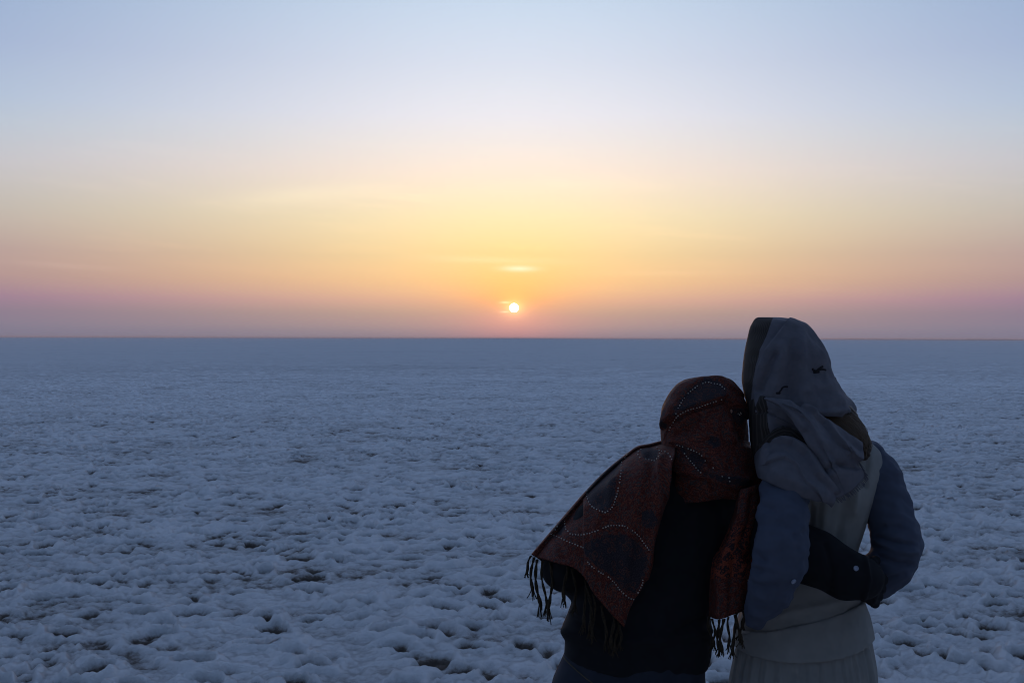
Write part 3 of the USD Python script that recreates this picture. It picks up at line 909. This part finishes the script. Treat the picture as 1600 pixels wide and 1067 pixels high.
# the panel over the bent left arm
top = [(1056, 693, 2.955), (1040, 690, 2.985), (1015, 695.5, 3.0), (1000, 698, 3.0), (980, 711, 3.0), (950, 735, 3.0), (920, 765, 3.0), (890, 799, 3.0), (860, 834, 3.0), (832, 867, 2.985)]
bot = [(1043, 783, 2.905), (1036, 800, 2.900), (1030, 825, 2.898), (1020, 860, 2.895), (1007, 905, 2.893), (990, 942, 2.89), (975, 979, 2.893)]
lef = [(1056, 693, 2.955), (1054, 712, 2.918), (1051, 735, 2.902), (1047, 760, 2.902), (1043, 783, 2.905)]
rig = [(832, 867, 2.985), (862, 877, 2.945), (895, 886, 2.925), (911, 899, 2.915), (930, 930, 2.905), (950, 953, 2.898), (965, 969, 2.895), (975, 979, 2.893)]
g = coons(top, bot, lef, rig, 150, 130)
vv = np.linspace(0, 1, 130)[:, None]
g[..., 2] -= .055 * np.sin(np.pi * np.clip(vv, 0, 1)) ** .7 * (1 - .45 * np.linspace(0, 1, 150)[None]) - .0
g[..., 2] += .05 * np.exp(-vv / .06)
cr_pan = [('s', [(913, 790), (915, 830), (916, 870), (910, 900)], 2.5, .010, 30), ('r', [(985, 706), (960, 760), (952, 800)], 9, .005), ('r', [(1020, 715), (1012, 760), (1000, 840), (985, 930)], 8, -.006),
          ('r', [(1036, 715), (1032, 760), (1022, 830), (1005, 900)], 6, .006), ('r', [(960, 830), (955, 900), (960, 950)], 9, -.005), ('r', [(870, 825), (880, 870)], 7, -.004), ('r', [(1015, 707), (1010, 712)], 5, -.006),
          ('r', [(940, 800), (932, 850), (928, 900)], 8, .005)]
SH.append(('panel', cloth(g, cr_pan, .004, noise=.008, nscale=.085, aniso=(1, 1, .6), seed=31)))
# the roll of the panel over the shoulder, going down the front
top = [(1056, 693, 2.955), (1040, 690, 2.985), (1015, 695.5, 3.0), (1000, 698, 3.0), (980, 711, 3.0), (950, 735, 3.0), (920, 765, 3.0), (890, 799, 3.0), (860, 834, 3.0), (832, 867, 2.985)]
bot = [(1056, 720, 3.15), (1030, 740, 3.16), (1000, 760, 3.16), (970, 790, 3.15), (940, 830, 3.14), (905, 865, 3.12), (870, 880, 3.08), (850, 880, 3.04)]
g = coons(top, bot, [(1056, 693, 2.955), (1056, 700, 3.06), (1056, 720, 3.15)], [(832, 867, 2.985), (840, 872, 3.01), (850, 880, 3.04)], 90, 24)
g[0, :, 2] += .05
g[:, :, 2] += .0
SH.append(('front', cloth(g, (), .004, seed=33, out=True)))
# the end hanging between the two
top = [(1150, 770, 2.93), (1163, 764, 2.905), (1178, 758, 2.91), (1190, 755, 2.95)]
bot = [(1107, 962, 2.93), (1122, 967, 2.915), (1142, 962, 2.905), (1158, 955, 2.91), (1167, 950, 2.94)]
lef = [(1150, 770, 2.93), (1146, 795, 2.92), (1139, 820, 2.915), (1127, 850, 2.915), (1113, 876, 2.92), (1109, 908, 2.925), (1107, 940, 2.93), (1107, 962, 2.93)]
rig = [(1190, 755, 2.95), (1191, 782, 2.94), (1186, 812, 2.93), (1178, 838, 2.92), (1176, 875, 2.925), (1173, 905, 2.93), (1168, 938, 2.94), (1167, 950, 2.94)]
g = coons(top, bot, lef, rig, 60, 120)
uu = np.linspace(0, 1, 60)[None]
g[..., 2] += -.030 + .050 * np.abs(2 * uu - 1) ** 3
cr_end = [('s', [(1158, 775), (1152, 810), (1140, 845), (1126, 880)], 2.5, .008, 25), ('r', [(1174, 775), (1170, 815), (1156, 850)], 5, -.006), ('r', [(1145, 870), (1142, 920), (1140, 960)], 6, -.005), ('r', [(1160, 880), (1158, 950)], 5, .005), ('r', [(1124, 890), (1121, 960)], 5, .004)]
SH.append(('end', cloth(g, cr_end, .004, noise=.004, nscale=.06, aniso=(1, 1, .5), seed=35)))

MOTIFS = [
    [(979, 711), (972, 722), (970, 740), (967, 760), (962, 780), (955, 794), (945, 800), (932, 796), (922, 787), (917, 775), (919, 760), (935, 745), (955, 728)],
    [(917, 853), (935, 842), (950, 836), (975, 834), (994, 846), (1005, 858), (1009, 872), (1003, 900), (993, 928), (972, 918), (950, 896), (930, 880), (918, 868)],
    [(1056, 652), (1066, 628), (1086, 606), (1103, 597), (1120, 602), (1132, 612), (1127, 622), (1098, 631), (1074, 641)],
    [(1144, 638), (1160, 640), (1166, 655), (1158, 665), (1150, 652)],
    [(1058, 694), (1080, 700), (1102, 718), (1094, 738), (1080, 722), (1066, 707)],
    [(1036, 655), (1044, 640), (1050, 645), (1044, 664), (1038, 672)],
    [(866, 822), (880, 812), (884, 830), (872, 836)],
    [(1000, 702), (1014, 698), (1030, 704), (1024, 717), (1004, 714)],
    [(1002, 800), (1018, 795), (1026, 812), (1018, 826), (1004, 822)],
    [(1095, 735), (1140, 742), (1168, 750), (1166, 760), (1125, 752)],
]
CIRC = [((1115, 691), 10)]
BAND = [(1128, 826), (1182, 818), (1178, 838), (1175, 898), (1140, 903), (1109, 905), (1112, 876), (1125, 852)]
V, Fc, UV, MO, BA, o = [], [], [], [], [], 0
for name, c in SH:
    V.append(c['v'])
    Fc.append(c['f'] + o)
    UV.append(c['uv'] + [.37 * o % 1.3, .21 * o % 1.1])
    px = c['px'] + np.stack([1.2 * n2(c['px'][:, 0] / 6, c['px'][:, 1] / 6, 2), 1.2 * n2(c['px'][:, 0] / 6, c['px'][:, 1] / 6, 3)], 1)
    mo = np.zeros(len(px))
    for poly in MOTIFS:
        mo[inside(px, poly)] = 1
    for (a, b), r in CIRC:
        mo[np.hypot(px[:, 0] - a, px[:, 1] - b) < r] = 1
    ba = np.zeros(len(px))
    if name == 'end':
        ba[inside(px, BAND)] = 1
    MO.append(mo)
    BA.append(ba)
    o += len(c['v'])
V, Fc, UV = np.vstack(V), np.vstack(Fc), np.vstack(UV)
shawl = obj('shawl', (V, Fc), MAT['paisley'], pa, uv=UV)
primvar(shawl[0], 'motif', np.concatenate(MO))
primvar(shawl[0], 'band', np.concatenate(BA))

# beads sewn along the figures
LINES = [
    [(979, 711), (972, 722), (970, 740), (967, 760), (962, 780), (955, 794), (945, 800), (932, 796), (922, 787), (917, 775), (919, 762)],
    [(1001, 702), (997, 710), (1002, 716), (1012, 718), (1022, 720), (1029, 713), (1031, 706), (1027, 700)],
    [(1034, 705), (1042, 707), (1046, 712), (1050, 718)],
    [(897, 783), (887, 795), (882, 807), (883, 820), (886, 828), (895, 835), (910, 835), (930, 830), (950, 822), (965, 820), (980, 824), (995, 834), (1005, 847), (1014, 859)],
    [(857, 832), (875, 840), (895, 849), (912, 855)],
    [(918, 878), (935, 892), (950, 901), (962, 912), (972, 925), (990, 936), (998, 924), (1005, 905)],
    [(866, 819), (868, 828)], [(870, 817), (872, 827)],
    [(1046, 672), (1051, 661), (1056, 652), (1071, 642), (1091, 636), (1108, 630), (1127, 624)],
    [(1056, 646), (1062, 634), (1069, 622), (1086, 606), (1103, 598), (1120, 600), (1132, 608)],
    [(1153, 646), (1157, 645)], [(1155, 647.5), (1158, 646)],
    [(1058, 695), (1066, 697), (1080, 702), (1092, 708), (1102, 719)],
    [(1070, 709), (1077, 718), (1083, 725), (1094, 738)],
    [(1114, 730), (1115, 731)], [(1128, 743), (1129, 744)], [(1139, 746), (1140, 751)],
    [(1173, 892), (1173, 893)], [(1168, 906), (1169, 911)], [(1171, 914), (1172, 915)],
]
ps = np.vstack([spaced(l, 4.4) for l in LINES])
hit, nor = first_hits(ps, V, Fc)
rb = np.random.RandomState(5)
parts = []
ball = trimesh.creation.icosphere(1, 1.0)
for h_, n_ in zip(hit, nor):
    if np.isnan(h_[0]) or rb.rand() < .08:
        continue
    r = .0013 + .0006 * rb.rand()
    parts.append((ball.vertices * r + h_ + n_ * r * .5 + rb.randn(3) * .0004, ball.faces))
obj('beadwork', merge(parts), MAT['bead'], shawl, kind='stuff')


def tassel(top, length, sway, r=.0045, seed=0):
    rg = np.random.RandomState(seed)
    n = 22
    t = np.linspace(0, 1, n)
    c = top + np.stack([sway[0] * t ** 1.5 + .004 * np.sin(t * 5 + rg.rand() * 6), sway[1] * t + .003 * np.cos(t * 6 + rg.rand() * 6), -length * t], 1)
    parts = []
    for k in range(2):
        ph = t * length / .011 + k * math.pi + rg.rand()
        off = np.stack([np.cos(ph), np.sin(ph), 0 * ph], 1) * (r * .55 * np.clip(1 - (t - .8) * 2, .3, 1))[:, None]
        parts.append(tube(c + off, r * (.62 + .25 * np.clip((t - .55) / .3, 0, 1)) * np.clip((1.04 - t) * 9, .25, 1), 6))
    for k in range(7):                                 # the loose brush at the end
        a = rg.rand() * 6.28
        e = c[-4] + np.array([math.cos(a), math.sin(a), 0]) * r * .6
        s_ = np.linspace(0, 1, 5)[:, None]
        parts.append(tube(e + s_ * np.array([math.cos(a) * .005, math.sin(a) * .005, -length * .2 * (1 + .5 * rg.rand())]) + s_ ** 2 * rg.randn(3) * .003, .0011, 4))
    return merge(parts)


TASS = [((830, 868, 2.985), 30, -12), ((833, 870, 2.985), 56, -3), ((838, 874, 2.975), 78, 6), ((848, 876, 2.965), 74, 5), ((861, 878, 2.955), 80, -3), ((884, 884, 2.93), 55, -2),
        ((896, 888, 2.925), 62, 3), ((913, 905, 2.91), 72, 2), ((920, 916, 2.905), 70, 3), ((927, 927, 2.90), 66, 1), ((943, 946, 2.895), 60, 3),         ((957, 962, 2.89), 50, 0), ((964, 970, 2.89), 46, -2), ((971, 976, 2.888), 34, -6),         ((1109, 962, 2.905), 46, 3), ((1115, 966, 2.895), 40, -2), ((1121, 967, 2.89), 48, 4), ((1128, 966, 2.885), 50, -1), ((1140, 963, 2.878), 46, -5), ((1147, 960, 2.876), 58, 0), ((1153, 957, 2.876), 44, 1), ((1160, 954, 2.88), 40, -2), ((1165, 951, 2.895), 30, -4)]
for k, (c, ln, sw) in enumerate(TASS):
    obj('tassel', tassel(P(*c), ln * S, (sw * S, -.006),   .0029 + .0009 * (k % 3) / 2, k), MAT['tassel_thread'], shawl)

# ---- taller person: body, clothes
fd = field(.005)
HB = P(1226, 578, 3.03)
fd.profile([(700, 1240, 1345, 3.03, .05), (735, 1228, 1352, 3.03, .062), (770, 1228, 1344, 3.03, .072), (830, 1226, 1324, 3.03, .074), (900, 1206, 1318, 3.03, .074), (960, 1178, 1332, 3.03, .082), (1040, 1170, 1342, 3.03, .088), (1110, 1165, 1345, 3.03, .08)], k=.03)
fd.chain([J(1285, 725, 3.03, 30), J(1262, 670, 3.03, 32), J(1245, 630, 3.03, 33)], k=.03)
fd.chain([J(1225, 742, 2.97, 20), J(1350, 730, 3.03, 20)], k=.03)
fd.chain([J(1220, 752, 2.90, 24), J(1218, 810, 2.77, 23), J(1218, 880, 2.75, 21), J(1188, 945, 2.86, 15), J(1180, 951, 2.91, 14)], k=.02)
fd.chain([J(1358, 732, 3.03, 22), J(1388, 790, 3.0, 22), J(1400, 854, 2.97, 21), J(1352, 905, 3.12, 16)], k=.02)
fd.chain([J(1205, 1095, 3.03, 50), J(1200, 1300, 3.01, 38), J(1200, 1490, 3.03, 26), J(1200, 1530, 3.03, 26)], k=.03)
fd.chain([J(1308, 1095, 3.03, 50), J(1312, 1300, 3.01, 38), J(1312, 1490, 3.03, 26), J(1312, 1530, 3.03, 26)], k=.03)
hand(fd, P(1180, 952, 2.92), (.05, .95, .1), (1, .1, 0), -1, .4)
hand(fd, P(1350, 906, 3.13), (-.7, .4, -.1), (0, -1, 0), 1, .35)
eyes, er = head(fd, HB, (-.10, 0, 1), (-.55, 1, -.02), .082)
body_b = obj('body', fd.mesh(), MAT['skin'], pb)
for e in eyes:
    s_ = trimesh.creation.icosphere(2, er)
    s_.apply_translation(e)
    obj('eye', s_, MAT['eye'], body_b)

# cream top (back panel), the band at its hem
TORSO = [(668, 1242, 1318, 3.03, .045), (690, 1222, 1356, 3.03, .062), (705, 1210, 1372, 3.03, .080), (735, 1203, 1380, 3.03, .095), (770, 1205, 1370, 3.03, .103), (800, 1208, 1357, 3.03, .105), (830, 1206, 1345, 3.03, .105),
         (860, 1200, 1336, 3.03, .103), (900, 1186, 1338, 3.03, .103), (940, 1165, 1346, 3.03, .108), (960, 1155, 1353, 3.03, .112), (985, 1151, 1358, 3.03, .116), (1010, 1150, 1362, 3.03, .118), (1030, 1149, 1362, 3.03, .117)]


def tilt(a, b):
    p, q = P(*a), P(*b)
    return lambda x: p[2] + (q[2] - p[2]) * (x - p[0]) / (q[0] - p[0])


lo_, hi_ = P(1100, 1120, 3.0), P(1450, 640, 3.0)
fd = field(.0045, lo_, hi_)
fd.profile(TORSO, k=.02)
t1 = tilt((1165, 995), (1350, 945))
fd.cut(lambda x, y, z: t1(x) - .012 - z)
m = fd.mesh()
displace(m, [('r', [(1345, 700), (1340, 740), (1335, 800)], 6, .004), ('r', [(1320, 760), (1312, 830), (1300, 880)], 8, -.005), ('r', [(1290, 790), (1284, 850)], 7, .004), ('r', [(1355, 705), (1352, 760)], 4, -.004),
             ('r', [(1200, 965), (1260, 950), (1330, 935)], 6, .003), ('r', [(1268, 790), (1266, 830)], 4, -.004)], noise=.0045, nscale=.075, aniso=(1.2, 1, .55), seed=41)
top_b = obj('shirt', m, MAT['cream_cotton'], pb)
fd = field(.0045, lo_, hi_)
fd.profile([(r[0], r[1] - 3, r[2] + 3, r[3], r[4] + .005) for r in TORSO], k=.01)
t2, t3 = tilt((1165, 982), (1350, 936)), lambda x: np.interp(x, [P(p, 1000)[0] for p in (1148, 1180, 1225, 1270, 1310, 1345, 1366)], [P(1255, q)[2] for q in (1014, 1019, 1022, 1019, 1013, 1003, 996)])
fd.cut(lambda x, y, z: z - t2(x))
fd.cut(lambda x, y, z: t3(x) - z)
m = fd.mesh()
displace(m, [('r', [(1160, 992), (1260, 966), (1350, 945)], 3, .0025)], noise=.003, nscale=.08, aniso=(1, 1, .7), seed=43)
obj('hem_band', m, MAT['cream_cotton'], top_b)

# blue sleeves
fd = field(.0045, P(1120, 1010, 3.0), P(1320, 690, 3.0))
fd.chain([J(1230, 728, 2.93, 32), J(1226, 765, 2.83, 36), J(1224, 805, 2.775, 38), J(1222, 845, 2.755, 40), J(1218, 880, 2.755, 40), J(1207, 915, 2.775, 34.5), J(1193, 942, 2.81, 26), J(1180, 965, 2.87, 18)], k=.012)
m = fd.mesh()
displace(m, [('r', [(1180, 862), (1188, 872), (1196, 876)], 4, -.004), ('r', [(1176, 884), (1186, 892)], 4, -.004), ('r', [(1190, 790), (1215, 800), (1255, 792)], 6, -.003), ('r', [(1262, 830), (1240, 838)], 5, -.003), ('r', [(1174, 910), (1190, 916), (1210, 914)], 5, -.004),
             ('r', [(1174, 930), (1195, 935)], 4, .003)], noise=.0055, nscale=.05, aniso=(1, 1, 1.7), seed=45)
sl = obj('sleeve', m, MAT['blue_sleeve'], pb)
hit, nor = first_hits([(1239, 907)], m.vertices, m.faces)
if not np.isnan(hit[0, 0]):
    button(hit[0], nor[0], .0058, sl)
fd = field(.0045, P(1300, 1000, 3.0), P(1470, 640, 3.0))
fd.chain([J(1357, 714, 3.03, 26), J(1372, 742, 3.02, 33), J(1385, 785, 3.0, 35), J(1396, 825, 2.98, 36), J(1403, 852, 2.965, 36), J(1394, 880, 2.965, 34), J(1372, 902, 2.99, 32), J(1352, 912, 3.06, 25)], k=.015)
m = fd.mesh()
displace(m, [('r', [(1368, 838), (1395, 846), (1428, 850)], 4, -.006), ('r', [(1372, 848), (1400, 860), (1432, 862)], 4, .004), ('r', [(1372, 868), (1400, 878), (1425, 882)], 4, -.006), ('r', [(1360, 830), (1380, 822)], 5, -.003), ('r', [(1380, 905), (1410, 896)], 4, -.003)],
         noise=.0055, nscale=.05, aniso=(1, 1, 1.5), seed=47)
obj('sleeve', m, MAT['blue_sleeve'], pb)

# gathered trousers
fd = field(.005, P(1100, 1545, 3.0), P(1410, 975, 3.0))
fd.profile([(990, 1156, 1356, 3.03, .104), (1010, 1152, 1361, 3.03, .110), (1040, 1146, 1366, 3.03, .118), (1067, 1141, 1368, 3.03, .122), (1110, 1138, 1372, 3.03, .124), (1160, 1140, 1372, 3.03, .115)], k=.02)
fd.chain([J(1203, 1120, 3.03, 66), J(1198, 1300, 3.02, 60), J(1200, 1470, 3.03, 48), J(1200, 1515, 3.03, 44)], k=.02)
fd.chain([J(1310, 1120, 3.03, 66), J(1314, 1300, 3.02, 60), J(1312, 1470, 3.03, 48), J(1312, 1515, 3.03, 44)], k=.02)
m = fd.mesh()
n_ = m.vertex_normals
q = m.vertices
a_ = np.arctan2(q[:, 0] - P(1255, 1040)[0], 3.03 - q[:, 1])
pl = n2(a_ * 9, q[:, 2] * 1.2, 51) + .5 * n2(a_ * 19, q[:, 2] * 2.5, 52)
m.vertices = q + n_ * (pl * .0055)[:, None]
obj('trousers', m, MAT['cream_cotton'], pb)
for x in (1200, 1312):
    obj('shoe', shoe(x, 3.02), MAT['shoe_leather'], pb)

# hair coming out below the scarf
fd = field(.004, P(1200, 760, 3.0), P(1400, 600, 3.0))
fd.chain([J(1285, 640, 2.99, 34), J(1308, 660, 2.965, 30), J(1330, 682, 2.945, 22), J(1345, 700, 2.94, 14), J(1350, 712, 2.94, 7)], k=.02)
fd.chain([J(1290, 650, 2.96, 22), J(1322, 690, 2.935, 18), J(1338, 712, 2.93, 8)], k=.015)
m = fd.mesh()
q = m.vertices
dirv = (q[:, 0] - P(1290, 650)[0]) * .62 + (q[:, 2] - P(1290, 650)[2]) * .78
m.vertices = q + m.vertex_normals * (.0018 * n2(dirv / .006, (q[:, 0] - q[:, 2]) / .12, 55) + .001 * n2(dirv / .0025, (q[:, 0] - q[:, 2]) / .10, 56))[:, None]
hair = obj('hair', m, MAT['hair_brown'], pb)
rg = np.random.RandomState(8)
pts, cnt = [], []
st = np.stack([rg.uniform(1268, 1334, 420), rg.uniform(646, 662, 420)], 1)
for a in st:
    e = a + np.array([rg.uniform(16, 44), rg.uniform(34, 56)]) * rg.uniform(.7, 1.05)
    t = np.linspace(0, 1, 9)[:, None]
    path = a * (1 - t) + e * t + np.array([6, -5]) * (4 * t * (1 - t)) * rg.uniform(.2, 1.2)
    h_, n_ = first_hits(path, m.vertices, m.faces)
    ok = ~np.isnan(h_[:, 0])
    if ok.sum() < 4:
        continue
    pts.append(h_[ok] + n_[ok] * rg.uniform(.001, .003))
obj('hair_strands', merge([tube(p_, .00055, 4) for p_ in pts]), MAT['hair_strand'], hair, kind='stuff')

# the grey headscarf: hood
rows = [(495.6, 1187, 1210, 3.02, .006), (496.6, 1182, 1228, 3.02, .020), (499.5, 1178.5, 1243, 3.02, .038), (503.5, 1176, 1252, 3.02, .054), (511, 1172, 1262, 3.02, .070), (529, 1167.5, 1278, 3.02, .094), (551, 1163, 1292, 3.02, .112), (571, 1160.5, 1297, 3.02, .120),
        (592, 1159, 1306, 3.02, .124), (614, 1162, 1321, 3.015, .126), (629, 1166, 1333, 3.005, .126), (640, 1169, 1336, 3.0, .124), (652, 1170, 1333, 2.995, .118)]
g = hood(rows, -.5, math.pi + .25, 240, 170, power=2.1, ycurve=lambda gx, gp: np.where(gp > 640, (1333 - gx) * -.05 * np.clip((gp - 640) / 12, 0, 1), 0))
cr = [('s', [(1221, 515), (1207, 532), (1195, 551), (1185, 577), (1181, 615), (1186, 640)], 1.5, .009, 30),
      ('r', [(1213, 555), (1202, 575), (1190, 608)], 5, -.006), ('r', [(1225, 545), (1217, 590), (1208, 618)], 9, .006), ('r', [(1236, 540), (1236, 590), (1232, 640)], 7, -.004), ('r', [(1252, 515), (1250, 560), (1256, 610)], 8, .005),
      ('s', [(1300, 590), (1290, 570), (1280, 553), (1272, 540)], 1.5, .007, 18), ('r', [(1248, 610), (1254, 632), (1256, 645)], 6, .003), ('r', [(1270, 560), (1290, 600), (1322, 636)], 12, .004), ('r', [(1244, 520), (1262, 548), (1270, 580)], 9, -.003),
      ('r', [(1330, 640), (1300, 643), (1272, 644)], 4, .003), ('r', [(1322, 620), (1328, 640)], 4, -.004)]
ch = cloth(g, cr, .004, noise=.006, nscale=.06, seed=61, crown=.10)
scarf = obj('headscarf', (ch['v'], ch['f']), MAT['headscarf_wool'], pb, uv=ch['uv'])
dl = np.array([(1209, 496), (1195, 527), (1187, 546), (1181, 570), (1177, 593), (1173, 622), (1173, 660)])


def side_of(px, line):
    d, sd = polyline_dist(px, line)
    return sd


edge_x = np.interp(ch['px'][:, 1], dl[:, 1], dl[:, 0])
nu_, nv_ = ch['nu'], ch['nv']
fr = np.tile(np.arange(nu_) < nu_ * .5, nv_)
fr = np.concatenate([fr, fr])
band = (ch['px'][:, 0] < edge_x) & fr
primvar(scarf[0], 'band', band.astype(float))
primvar(scarf[0], 'line', np.abs(ch['uv'][:, 0]))
# small dark stitched marks
for mark in ([([(1270, 577), (1275, 580), (1280, 576), (1285, 573)], 2.6), ([(1277, 579), (1285, 577), (1290, 578)], 2.0), ([(1272, 582), (1279, 581)], 2.4)], [([(1216, 614), (1219, 611), (1222, 607)], 1.6), ([(1214, 614), (1218, 614)], 2.3), ([(1221, 607), (1226, 604), (1230, 604)], 1.7)]):
    parts = []
    for line, r in mark:
        h_, n_ = first_hits(spaced(line, 1.0), ch['v'], ch['f'])
        ok = ~np.isnan(h_[:, 0])
        for a, b in zip(h_[ok], n_[ok]):
            bl = trimesh.creation.icosphere(1, 1.0)
            T = trimesh.geometry.align_vectors([0, 0, 1], b)[:3, :3]
            parts.append(((bl.vertices * [r * S * .8, r * S * .8, .0016]) @ T.T + a, bl.faces))
    obj('stitched_mark', merge(parts), MAT['dark_thread'], scarf)

# the part wound round the neck with its brown border
top = [(1164, 632, 2.97), (1178, 622, 2.915), (1196, 616, 2.895), (1222, 622, 2.885), (1262, 650, 2.88), (1300, 672, 2.885)]
bot = [(1184, 745, 2.90), (1205, 752, 2.85), (1240, 760, 2.83), (1275, 765, 2.835), (1305, 762, 2.85)]
lef = [(1164, 632, 2.97), (1169, 650, 2.94), (1172, 690, 2.92), (1180, 725, 2.905), (1184, 745, 2.90)]
rig = [(1300, 672, 2.885), (1318, 700, 2.875), (1318, 735, 2.86), (1305, 762, 2.85)]
g = coons(top, bot, lef, rig, 200, 180)
g[..., 2] += .05 * np.exp(-np.linspace(0, 1, 200)[None] / .05)
cr = [('s', [(1168, 650), (1180, 646), (1196, 644), (1212, 650)], 2.0, -.006, 18), ('r', [(1190, 622), (1178, 640), (1172, 660)], 5, .004), ('r', [(1200, 640), (1215, 660), (1238, 668)], 7, -.004),
      ('s', [(1188, 690), (1196, 680), (1222, 665), (1245, 669), (1258, 684)], 1.1, -.009, 20)]
cw = cloth(g, cr, .004, noise=.003, nscale=.05, seed=63)
wr = obj('neck_wrap', (cw['v'], cw['f']), MAT['headscarf_wool'], scarf, uv=cw['uv'])
px = cw['px']
b1 = inside(px, [(1160, 618), (1196, 618), (1197, 650), (1201, 682), (1190, 690), (1186, 752), (1160, 752)])
b2 = inside(px, [(1186, 694), (1196, 679), (1210, 669), (1224, 664), (1240, 666), (1258, 681), (1262, 704), (1241, 692), (1221, 688), (1190, 704)])
primvar(wr[0], 'band', (b1 | b2).astype(float))
d1, _ = polyline_dist(px, [(1160, 700), (1190, 688), (1196, 679), (1210, 670), (1224, 665), (1240, 667), (1256, 681)])
primvar(wr[0], 'line', np.where(b2, d1 * S * .75, np.abs(px[:, 0] - 1160) * S * .8))

# the fold lying over the shoulder
top = [(1178, 712, 2.90), (1188, 700, 2.87), (1203, 693, 2.85), (1222, 691, 2.835), (1242, 696, 2.825), (1258, 708, 2.815), (1270, 722, 2.805), (1285, 748, 2.80), (1304, 772, 2.805)]
bot = [(1184, 746, 2.845), (1206, 756, 2.775), (1234, 769, 2.755), (1262, 780, 2.755), (1287, 783, 2.77), (1299, 793, 2.79)]
lef = [(1178, 712, 2.90), (1179, 724, 2.87), (1184, 746, 2.845)]
rig = [(1304, 772, 2.805), (1304, 783, 2.80), (1299, 793, 2.79)]
g = coons(top, bot, lef, rig, 200, 120)
g[..., 2] -= .018 * np.sin(np.pi * np.linspace(0, 1, 120))[:, None] ** .8
g[..., 2] += .05 * np.exp(-np.linspace(0, 1, 200)[None] / .05)
cr = [('s', [(1184, 716), (1202, 692), (1220, 694), (1236, 697), (1256, 712), (1271, 742), (1300, 771)], 1.1, .011, 22), ('s', [(1206, 722), (1226, 716), (1244, 728), (1258, 752), (1272, 768)], 1.3, .006, 16), ('r', [(1205, 700), (1232, 706), (1248, 722), (1262, 750)], 6, -.004), ('r', [(1190, 740), (1195, 715), (1205, 703)], 5, -.004), ('r', [(1215, 740), (1245, 752), (1275, 772)], 9, .004)]
cf = cloth(g, cr, .0045, noise=.003, nscale=.055, seed=65)
obj('shoulder_fold', (cf['v'], cf['f']), MAT['headscarf_wool'], scarf, uv=cf['uv'])

# the loose end thrown across the back
top = [(1194, 621, 2.872), (1207, 621, 2.866), (1221, 625, 2.862), (1245, 636, 2.858), (1271, 649, 2.855), (1290, 662, 2.857), (1327, 684, 2.86), (1345, 693, 2.865)]
bot = [(1194, 624, 2.870), (1224, 641, 2.848), (1245, 667, 2.825), (1262, 695, 2.805), (1280, 721, 2.795), (1292, 742, 2.79), (1305, 780, 2.79)]
rig = [(1345, 693, 2.865), (1345, 706, 2.85), (1341, 722, 2.835), (1351, 742, 2.83), (1339, 759, 2.81), (1320, 772, 2.80), (1305, 780, 2.79)]
lef = [(1194, 621, 2.872), (1194, 624, 2.870)]
g = coons(top, bot, lef, rig, 200, 140)
g[..., 2] -= .022 * np.sin(np.pi * np.linspace(0, 1, 140))[:, None] ** .7 * np.sin(np.pi * np.clip(np.linspace(0, 1, 200) * .9 + .08, 0, 1))[None]
cr = [('s', [(1250, 640), (1286, 662), (1305, 688), (1322, 711), (1341, 721)], 1.1, .011, 26), ('s', [(1216, 622), (1240, 642), (1262, 664), (1282, 692), (1296, 720)], 1.5, .006, 16), ('r', [(1230, 634), (1262, 672), (1285, 710), (1300, 740)], 7, .004), ('r', [(1262, 676), (1290, 706), (1318, 726)], 7, -.004), ('r', [(1290, 736), (1310, 724), (1338, 730)], 5, -.006), ('r', [(1275, 652), (1310, 684), (1340, 704)], 5, -.004)]
ce = cloth(g, cr, .004, noise=.003, nscale=.05, seed=67)
fl = obj('loose_end', (ce['v'], ce['f']), MAT['headscarf_wool'], scarf, uv=ce['uv'])
parts = []
rg = np.random.RandomState(12)
for t in np.linspace(0, 1, 64):
    p_ = resample([(1342, 722, 2.833), (1347, 732, 2.832), (1351, 742, 2.83), (1339, 759, 2.81), (1320, 772, 2.80), (1305, 780, 2.79)], 101)[int(t * 100)]
    a = P(*p_)
    d = np.array([.006 + .004 * rg.rand(), -.001, -.006 - .003 * rg.rand()]) + rg.randn(3) * .0012
    parts.append(tube(np.stack([a - d * .2, a + d * .5, a + d + [0, 0, -.001]]), .0007, 4))
obj('fringe', merge(parts), MAT['grey_wool'], scarf, kind='stuff')
